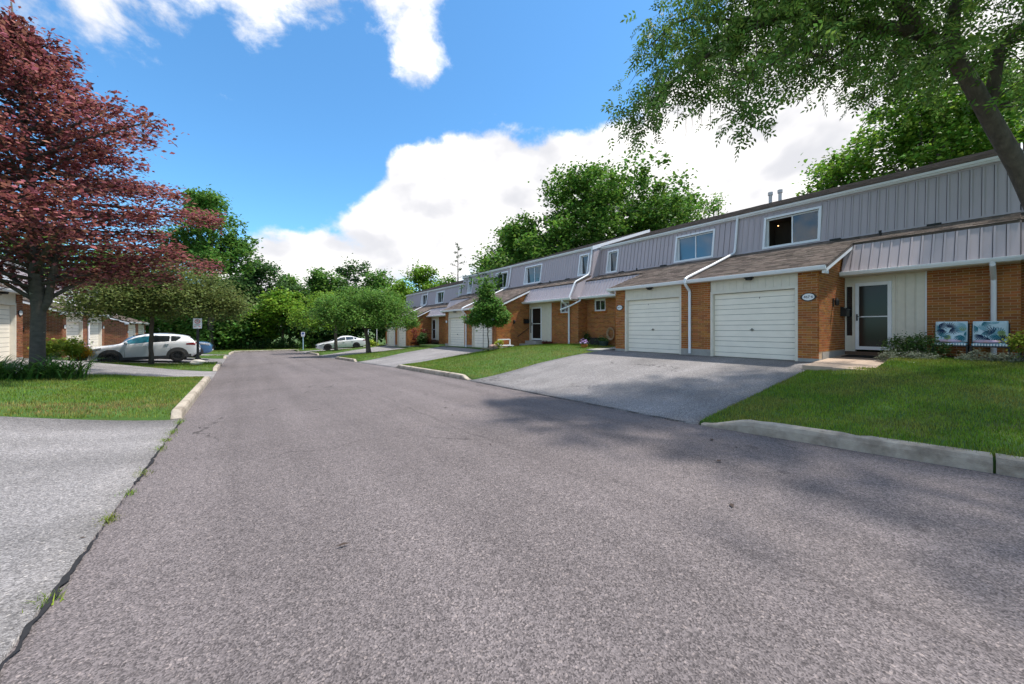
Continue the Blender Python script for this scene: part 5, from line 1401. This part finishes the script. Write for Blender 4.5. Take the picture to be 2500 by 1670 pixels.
SUVP = dict(top=[(0,.74),(.02,.86),(.07,.97),(.27,1.10),(.36,1.37),(.45,1.55),(.57,1.61),(.72,1.575),(.87,1.46),(.925,1.33),(.965,1.12),(.985,.98),(1,.80)],
    belt=[(0,.70),(.07,.90),(.27,1.04),(.5,1.08),(.8,1.15),(.93,1.17),(.97,1.05),(1,.78)], low=[(0,.36),(.05,.25),(.12,.22),(.9,.24),(.96,.34),(1,.44)],
    wb=[(0,.58),(.03,.76),(.10,.88),(.28,.92),(.7,.925),(.9,.87),(.97,.80),(1,.68)], wt=[(0,.48),(.06,.70),(.27,.76),(.36,.69),(.45,.645),(.6,.655),(.85,.61),(.93,.585),(.97,.62),(1,.56)])
car('crossover_car', 'white crossover parked nose-in with black wheels and grey arches', 'car', (-4.45, 29.15, -.40), math.pi, 4.48, SUVP['top'], SUVP['belt'], SUVP['low'], SUVP['wb'], SUVP['wt'], 'carwhite', (1.32, -1.34), .35,
    [(.345,.54,.285,.43),(.555,.725,.2,.1),(.74,.83,.0,3.2)], True, 0.02, cyan=True)
car('blue_crossover', 'blue crossover with a roof rack parked behind the white crossover', 'car', (-3.95, 32.4, -.40), 0.0, 4.35, SUVP['top'], SUVP['belt'], SUVP['low'], SUVP['wb'], SUVP['wt'], 'carblue', (1.28, -1.30), .34,
    [(.33,.52,.27,.42),(.535,.72,.2,.1),(.735,.86,.0,1.5)], True, -0.02, rails=True)
car('sedan_car', 'white sedan parked facing the road at the far right', 'car', (8.15, 41.6, -.64), math.pi, 4.66,
    [(0,.56),(.02,.66),(.08,.74),(.29,.92),(.38,1.14),(.48,1.34),(.58,1.40),(.68,1.37),(.80,1.20),(.90,1.06),(.965,1.03),(.985,.95),(1,.72)],
    [(0,.52),(.08,.70),(.29,.87),(.5,.92),(.75,.98),(.92,1.00),(.97,.97),(1,.70)], [(0,.26),(.05,.19),(.12,.17),(.9,.19),(.96,.27),(1,.38)],
    [(0,.56),(.03,.76),(.10,.87),(.28,.905),(.7,.91),(.9,.86),(.97,.80),(1,.70)], [(0,.46),(.06,.70),(.29,.76),(.38,.66),(.48,.585),(.6,.585),(.72,.57),(.82,.62),(.92,.72),(1,.60)],
    'carwhite', (1.42, -1.30), .335, [(.36,.555,.30,.465),(.57,.73,.2,.1),(.74,.80,.0,3.0)], False, 0.035)

# ------------------------------------------------------------------ signs, chairs, pots and other small things
def pbox(o, c, s): 
    return o.box(c[0]-s[0]/2, c[0]+s[0]/2, c[1]-s[1]/2, c[1]+s[1]/2, c[2]-s[2]/2, c[2]+s[2]/2)
MT['signwhite'] = mat('sign_white', (.78,.78,.80), .35); MT['signred'] = mat('sign_red', (.60,.03,.035), .4); MT['signblue'] = mat('sign_blue', (.03,.07,.28), .4); MT['paleblue'] = mat('pale_blue_post', (.36,.52,.62), .5)
MT['stone'] = mat('pale_stone', (.45,.42,.38), .9, var=.2, vscale=8, bump=.6, bscale=20); MT['pinkstone'] = mat('pink_stone', (.42,.28,.25), .9, var=.2, vscale=10, bump=.5, bscale=25); MT['greystone'] = mat('grey_stone', (.17,.18,.21), .9, var=.2, vscale=10, bump=.4, bscale=30)
def rock(name, label, c, s, m, seed):
    r_ = random.Random(seed); bm = bmesh.new(); bmesh.ops.create_icosphere(bm, subdivisions=3, radius=1)
    ph = [r_.uniform(0, 6) for _ in range(6)]
    for v in bm.verts:
        k = 1 + .13*math.sin(v.co.x*3+ph[0])*math.sin(v.co.y*3.3+ph[1]) + .10*math.sin(v.co.z*4+ph[2]+v.co.x*2) + .04*math.sin(v.co.x*9+ph[3])*math.sin(v.co.y*8+ph[4])
        v.co = Vector((v.co.x*s[0]*k, v.co.y*s[1]*k, v.co.z*s[2]*k))
    me = bpy.data.meshes.new(name); bm.to_mesh(me); bm.free(); me.materials.append(MT[m])
    me.polygons.foreach_set('use_smooth', [True]*len(me.polygons))
    return tag(new_obj(name, me, None, c), label, 'rock')
def disc(r0, r1, y, n=28, c=(0,0)):
    k = MB(); v = []
    for i in range(n):
        a = 2*math.pi*i/n
        for r in (r0, r1): v.append((c[0]+math.cos(a)*r, y, c[1]+math.sin(a)*r))
    return k.add(v, [(2*i, 2*i+1, 2*((i+1)%n)+1, 2*((i+1)%n)) for i in range(n)])
sg = pxw(483, 884, 18.2); sg.z = -.10
T = thing('no_parking_sign', tuple(sg), 'no parking sign with red ring on a black post by the white crossover', 'sign', rz=-.15)
k = MB(); k.box(-.045,.045,-.045,.045,-.3,1.72); part('post', k, MT['black'], T)
k = MB(); k.box(-.10,.10,-.10,.10,-.05,.16); k.box(-.07,.07,-.07,.07,.16,.24); part('post_base', k, MT['black'], T)
k = MB(); k.box(-.17,.17,-.062,-.046,1.62,2.12); pl = part('sign_panel', k, MT['signwhite'], T)
part('red_ring', disc(.082,.108,-.066,c=(0,1.97)), MT['signred'], pl)
k = MB(); k.bar((-.075,-.0655,1.895+.15),(.075,-.0655,1.895),.022,.004); part('red_slash', k, MT['signred'], pl)
me = text_mesh('P', .15, .001); me.materials.append(MT['black']); o = new_obj('letter', me, pl, (0,-.064,1.97), (math.radians(90),0,0))
for s in (-1, 1):
    k = MB(); k.add([(s*.03,-.065,1.70),(s*.03,-.065,1.715),(s*.085,-.065,1.715),(s*.085,-.065,1.74),(s*.13,-.065,1.7075),(s*.085,-.065,1.675),(s*.085,-.065,1.70)], [(0,1,2,3,4,5,6)]); part('arrow', k, MT['signred'], pl)
k = MB(); k.box(-.10,.10,-.065,-.0635,1.775,1.785); k.box(-.12,.12,-.065,-.0635,1.805,1.815); part('print_line', k, MT['black'], pl, kind='stuff')
rock('rock', 'white rock at the foot of the no parking sign', (sg.x+.02, sg.y-.35, sg.z-.02), (.26,.16,.13), 'stone', 1)
s2 = pxw(740, 858, 40.3); s2.z = zr(s2.y)+.1
T = thing('parking_sign', tuple(s2), 'small white sign with dark blue mark on a pale blue post at the road end', 'sign', rz=-.3)
k = MB(); k.tube([(0,0,-.3),(0,0,1.95)], .045, 8); part('post', k, MT['paleblue'], T)
k = MB(); k.box(-.18,.18,-.065,-.047,1.50,1.98); pl = part('sign_panel', k, MT['signwhite'], T)
k = MB(); k.box(-.10,.10,-.069,-.0655,1.74,1.92); part('blue_mark', k, MT['signblue'], pl); k = MB(); k.box(-.06,.02,-.069,-.0655,1.62,1.70); part('blue_mark', k, MT['signblue'], pl)
for (px_, py_, t, h, lb) in ((899, 862, 37, 2.35, 'slim white post between the sedan and the far garages'), (920, 860, 42, 2.2, 'slim white post farther back by the far garages')):
    p = pxw(px_, py_, t); p.z = -.55; k = MB(); k.tube([p-Vector((0,0,.3)), p+Vector((0,0,h))], .035, 8); k.tube([p+Vector((0,0,h)), p+Vector((0,0,h+.09))], .05, 8)
    single('marker_post', k, MT['white'], lb, 'post', 'white posts', origin=tuple(p))

# patio by the nearest door: concrete slabs, mat, edging stones
MT['mat'] = mat('door_mat', (.012,.012,.013), .95, bump=.4, bscale=200)
T = thing('patio', (13.3, 2.6, .55), 'pinkish concrete slab path to the nearest front door', 'patio')
zp_ = lambda x: lerp(.595, .70, (x-11.3)/3.6)
for i, (xa, xb) in enumerate(((11.15,12.2),(12.21,13.4),(13.41,15.2))):
    for ya, yb in ((1.95,2.60),(2.61,3.235 if i else 3.2)):
        xx = xa + (.12 if ya > 2.2 and i == 0 else 0)
        k = MB(); k.hexa([(xx,ya,.3),(xb,ya,.3),(xb,yb,.3),(xx,yb,.3),(xx,ya,zp_(xx)),(xb,ya,zp_(xb)),(xb,yb,zp_(xb)),(xx,yb,zp_(xx))]); part('slab', k, MT['paver'], T, off=(13.3,2.6,.55))
k = MB(); k.hexa([(14.2,2.25,zp_(14.2)+.001),(14.95,2.25,zp_(14.95)+.001),(14.95,3.1,zp_(14.95)+.001),(14.2,3.1,zp_(14.2)+.001),(14.2,2.25,zp_(14.2)+.015),(14.95,2.25,zp_(14.95)+.015),(14.95,3.1,zp_(14.95)+.015),(14.2,3.1,zp_(14.2)+.015)])
single('door_mat', k, MT['mat'], 'black door mat before the nearest front door', 'mat')
T = None
for i, (x, y, sx, sy, sz, lb) in enumerate(((12.55,1.80,.24,.16,.10,'front grey edging block at the patio corner'),(12.95,1.82,.28,.16,.11,'middle grey edging block along the patio'),(13.4,1.84,.30,.17,.12,'rear grey edging block beside the silver plant'))):
    k = MB(); z = .62 + (x-12.5)*.05; k.hexa([(x-sx/2,y-sy/2,z-.1),(x+sx/2,y-sy/2,z-.1),(x+sx/2,y+sy/2,z-.1),(x-sx/2,y+sy/2,z-.1),(x-sx/2+.02,y-sy/2+.02,z+sz),(x+sx/2-.01,y-sy/2+.02,z+sz-.02),(x+sx/2-.02,y+sy/2-.02,z+sz),(x-sx/2+.01,y+sy/2-.01,z+sz-.01)])
    single('edging_block', k, MT['greystone'], lb, 'stone', 'edging stones of the flower bed')
rock('rock', 'flat pale stone beside the grey edging blocks', (12.6,1.5,.68), (.11,.16,.045), 'stone', 5)
k = MB(); v = []
for i in range(13):
    y = lerp(1.75, -1.6, i/12); v += [(13.25+.12*math.sin(i*1.1), y, .765), (15.25, y, .785)]
k.add(v, [(2*i, 2*i+1, 2*i+3, 2*i+2) for i in range(12)])
MT['soil'] = mat('bed_soil', (.055,.042,.030), .95, var=.4, vscale=20, bump=.8, bscale=40)
struct('flower_bed', k, MT['soil'])

# two low chairs with palm-leaf cushions
MT['cushion'] = mat('cushion_pale_blue', (.52,.66,.72), .8, var=.08, vscale=6); MT['teal'] = mat('print_teal', (.03,.17,.22), .8); MT['navy'] = mat('print_navy', (.012,.03,.075), .8); MT['sage'] = mat('print_sage', (.25,.36,.16), .8); MT['skyb'] = mat('print_sky', (.22,.42,.50), .8); MT['lilac'] = mat('cushion_lilac', (.55,.42,.58), .85, var=.15, vscale=8, col2=(.62,.36,.34))
def puff(w, d, h, n=10, bul=.5):
    """rounded cushion, x: -d/2..d/2, y: -w/2..w/2, z: 0..h"""
    k = MB(); v = []
    for zi in (0, 1):
        for i in range(n+1):
            for j in range(n+1):
                a, b = 2*i/n-1, 2*j/n-1; e = (1-abs(a)**6)*(1-abs(b)**6)
                v.append((a*d/2, b*w/2, h/2 + (1 if zi else -1)*h/2*(.45+.55*e**bul if True else 1)))
    m = (n+1)**2; f = []
    for i in range(n):
        for j in range(n):
            q = i*(n+1)+j; f += [(q, q+1, q+n+2, q+n+1), (m+q, m+q+n+1, m+q+n+2, m+q+1)]
    for i in range(n):
        for a, b in (((i)*(n+1), (i+1)*(n+1)), ((i)*(n+1)+n, (i+1)*(n+1)+n), (i, i+1), (n*(n+1)+i, n*(n+1)+i+1)): f.append((a, b, m+b, m+a))
    return k.add(v, f)
def frond(c, a0, R, n, wid, spread, r_, pl):
    """fan of narrow leaf blades printed on a cushion plane; pl maps (u,v) to a point"""
    k = MB()
    for i in range(n):
        a = a0 + spread*(i/(n-1)-.5); L = R*(1-.35*abs(i/(n-1)-.5)*2)*r_.uniform(.9,1.05); d = (math.cos(a), math.sin(a)); s = (-d[1], d[0])
        pts = [(c[0]+d[0]*L*t + s[0]*w_*wid, c[1]+d[1]*L*t + s[1]*w_*wid) for t, w_ in ((0,0),(.3,.8),(.6,1),(.85,.6),(1,0),(.85,-.6),(.6,-1),(.3,-.8))]
        pts = [(min(.245,max(-.245,u)), min(.235,max(-.235,w))) for u, w in pts]
        k.quad(*[pl(u, w) for u, w in pts])
    return k
def chair(x, y, lab, seed):
    r_ = random.Random(seed); T = thing('patio_chair', (x, y, .785), lab, 'chair', 'chairs by the nearest front door')
    w = .54; fr = MB()
    for sy in (-1, 1):
        leg = MB(); leg.bar((-.25, sy*w/2, -.06), (-.25, sy*w/2, .30), .03); part('leg', leg, MT['black'], T)
        leg = MB(); leg.bar((.27, sy*w/2, -.06), (.20, sy*w/2, .32), .03); part('leg', leg, MT['black'], T)
        fr.bar((-.27, sy*w/2, .30), (.22, sy*w/2, .27), .035)
        fr.bar((.20, sy*w/2, .27), (.33, sy*w/2, .84), .03)
    fr.bar((-.26,-w/2,.30),(-.26,w/2,.30),.035); fr.bar((.33,-w/2,.84),(.33,w/2,.84),.03)
    part('frame', fr, MT['black'], T)
    for i in range(7):
        k = MB(); xx = -.22 + i*.068; k.box(xx, xx+.05, -w/2, w/2, .285, .297); part('slat', k, MT['black'], T)
    st = MB(); pu = puff(.52, .50, .085); st.v = [(px_-.0, py_, pz+.300) for px_, py_, pz in pu.v]; st.f = pu.f
    seat = part('seat_cushion', st, MT['skyb'], T, smooth=True)
    rim = MB()
    for i in range(12): rim.box(-.262,-.252, -.25+i*.0425, -.25+i*.0425+.022, .315, .37)
    part('piping_blocks', rim, MT['signwhite'], seat, kind='stuff')
    k = MB(); k.lathe([(0,0),(.17,.004),(.215,.03),(.205,.055),(.13,.075),(0,.08)], (-.08, .03, .375), 20); part('lilac_pillow', k, MT['lilac'], T, smooth=True)
    # back cushion leaning back
    ca, sa = math.cos(.20), math.sin(.20)
    bk = MB(); pu = puff(.52, .52, .09)
    def tf(px_, py_, pz): # cushion local (x up the back, y across, z thickness) -> chair
        u = px_ + .27; return (.16 + sa*u - ca*pz, py_, .37 + ca*u + sa*pz*1.0)
    bk.v = [tf(*p) for p in pu.v]; bk.f = pu.f
    back = part('back_cushion', bk, MT['cushion'], T, smooth=True)
    def pl(u, v_): return tf(v_, u, .0905 + pl.o)
    pl.o = .001
    cols = ['skyb','sage','teal','skyb','navy','teal','skyb','navy','teal','sage','navy','teal','navy','skyb','teal']
    for i, m_ in enumerate(cols):
        c = (r_.uniform(-.22,.22), r_.uniform(-.21,.21)); pl.o = .002 + i*.0006
        if m_ == 'sage': part('leaf_print', frond(c, r_.uniform(0,6.28), .085, 12, .014, 5.7, r_, pl), MT[m_], back)
        else: part('leaf_print', frond(c, r_.uniform(0,6.28), r_.uniform(.15,.22), 9, .0075, r_.uniform(1.8,2.6), r_, pl), MT[m_], back)
    return T
chair(14.25, 1.03, 'left patterned chair with teal palm-leaf cushion beside the green bush', 3)
chair(14.25, .43, 'right patterned chair with teal palm-leaf cushion under the downspout', 8)

# things by the second entrance
MT['terracotta'] = mat('terracotta', (.42,.15,.04), .8, var=.15, vscale=10); MT['greenpot'] = mat('green_pot', (.035,.06,.05), .5); MT['petal'] = mat('petals', (.50,.33,.62), .7, island=.4, hue=.05); MT['hose'] = mat('hose_beige', (.40,.28,.17), .6, var=.3, vscale=20)
def pot(name, lab, c, r, h, m, leafm, n, size, seed, flowers=0, spikes=False, group='plant pots'):
    r_ = random.Random(seed); T = thing(name, c, lab, 'plant pot', group)
    k = MB(); k.lathe([(r*.68,0),(r*.95,h*.85),(r*1.05,h*.86),(r*1.05,h),(r*.92,h),(r*.9,h*.9),(0,h*.88)], (0,0,0), 18); part('pot', k, MT[m], T, smooth=False)
    P = np.array([(r_.gauss(0,r*.6), r_.gauss(0,r*.6), h + abs(r_.gauss(0,r*.55))) for _ in range(n)]); V, Fq = leaf_cards(P, size, .6); new_obj('leaves', np_mesh('leaves', V, Fq, MT[leafm]), T)
    if flowers:
        P = np.array([(r_.gauss(0,r*.55), r_.gauss(0,r*.55), h + .05 + abs(r_.gauss(0,r*.5))) for _ in range(flowers)]); V, Fq = leaf_cards(P, size*1.1, .9); new_obj('flowers', np_mesh('flowers', V, Fq, MT['petal']), T)
    if spikes:
        k = MB()
        for i in range(12):
            a = r_.uniform(0,6.28); l = r_.uniform(.5,.8); d = Vector((math.cos(a)*.35, math.sin(a)*.35, 1)).normalized(); s = Vector((-math.sin(a), math.cos(a), 0))*.018; o = Vector((0,0,h*.9))
            k.quad(o-s, o+s, o+d*l*.6+s*.8, o+d*l, o+d*l*.6-s*.8)
        part('spike_leaves', k, MT['lily'], T)
    return T
pot('flower_pot', 'terracotta pot of purple flowers at the corner of the lawn island', (13.35,12.45,.47), .17, .27, 'terracotta', 'shrub', 120, .06, 1, 160)
pot('green_planter', 'dark green pot beside the hose by the second entrance', (14.55,12.25,.48), .24, .40, 'greenpot', 'shrub', 200, .08, 2)
pot('black_planter', 'black planter with spiky leaves at the brown garage corner', (-6.75,28.05,-.12), .30, .48, 'black', 'shrub', 420, .10, 3, 60, True)
k = MB(); R = .20
for j in range(6):
    rr_ = .18 + .012*j; k.tube([(15.16-.02*j*.6, 12.30+math.cos(2*math.pi*i/24)*rr_, 1.25+math.sin(2*math.pi*i/24)*rr_*1.35) for i in range(25)], .011, 6, cap=False)
single('garden_hose', k, MT['hose'], 'coiled beige garden hose hanging by the second entrance', 'hose', origin=(15.1,12.3,.95))
T = thing('storage_box', (14.8,12.85,.5), 'dark storage box under the small square window', 'box'); k = MB(); k.box(-.25,.2,-.3,.3,0,.5); part('body', k, MT['black'], T); k = MB(); k.box(-.27,.22,-.32,.32,.501,.55); part('lid', k, MT['screen'], T)
k = MB(); k.hexa([(12.75,10.75,.3),(15.1,10.75,.3),(15.1,11.75,.3),(12.75,11.75,.3),(12.75,10.75,.575),(15.1,10.75,.64),(15.1,11.75,.64),(12.75,11.75,.56)]); struct('path', k, MT['concrete'])
# steps at the third entrance, rock, white bench frame
T = thing('entrance_steps', (14.0,17.2,.4), 'two concrete steps below the white entrance door behind the lawn', 'steps')
k = MB(); k.box(13.55,14.48,16.75,17.95,.2,.60); part('step', k, MT['concrete'], T, off=(14.0,17.2,.4)); k = MB(); k.box(13.98,14.49,16.85,17.93,.601,.78); part('step', k, MT['concrete'], T, off=(14.0,17.2,.4))
rock('rock', 'large pinkish rock lying by the garage corner wall', (11.6,17.75,.42), (.38,.33,.20), 'pinkstone', 9)
T = thing('white_bench', (12.35,17.75,.42), 'small white slatted bench against the brick return wall', 'bench')
k = MB()
for a, b in (((-.38,.1,.46),(.38,.1,.46)),((-.38,.1,.12),(.38,.1,.12)),((-.38,.1,.12),(-.38,.1,.46)),((.38,.1,.12),(.38,.1,.46))): k.bar(a, b, .06, .06)
part('backrest', k, MT['white'], T); 
for i in range(3):
    k = MB(); k.box(-.44,.44,-.30+i*.12,-.30+i*.12+.10,.10,.125); part('slat', k, MT['white'], T)
for s in (-1, 1):
    k = MB(); k.box(s*.36-.03,s*.36+.03,-.28,.08,-.05,.099); part('leg', k, MT['white'], T)
T.rotation_euler = (0,0,-.12)
# leaf litter and twigs on the asphalt
MT['litter'] = mat('dry_leaf', (.05,.035,.028), .9)
r_ = random.Random(77); V = []; Fc = []
for i in range(46):
    y = r_.uniform(1.2, 12); x = r_.uniform(-3.0 if y < 9 else -.8, 5.8 if y < 3.2 else 9.5)
    z = (zr(y) + (.030 if .5 < x < 4.6 else .012)) if x < 5.9 else zr(y) + .02 + (F56-zr(y))*(.4*(x-6)/6.7+.6*sm((x-6)/6.7))
    a = r_.uniform(0,6.28); L = r_.uniform(.02,.055); w = L*r_.uniform(.2,.5); d = Vector((math.cos(a),math.sin(a),.0)); s = Vector((-math.sin(a),math.cos(a),0)); o = Vector((x,y,z+.004)); b0 = len(V)
    V += [tuple(o-d*L), tuple(o+s*w+Vector((0,0,.008))), tuple(o+d*L), tuple(o-s*w+Vector((0,0,.004)))]; Fc.append((b0,b0+1,b0+2,b0+3))
tag(new_obj('leaf_litter', np_mesh('leaf_litter', np.array(V), np.array(Fc), MT['litter'])), 'scattered dry leaves lying on the road and driveway', 'leaves', kind='stuff')
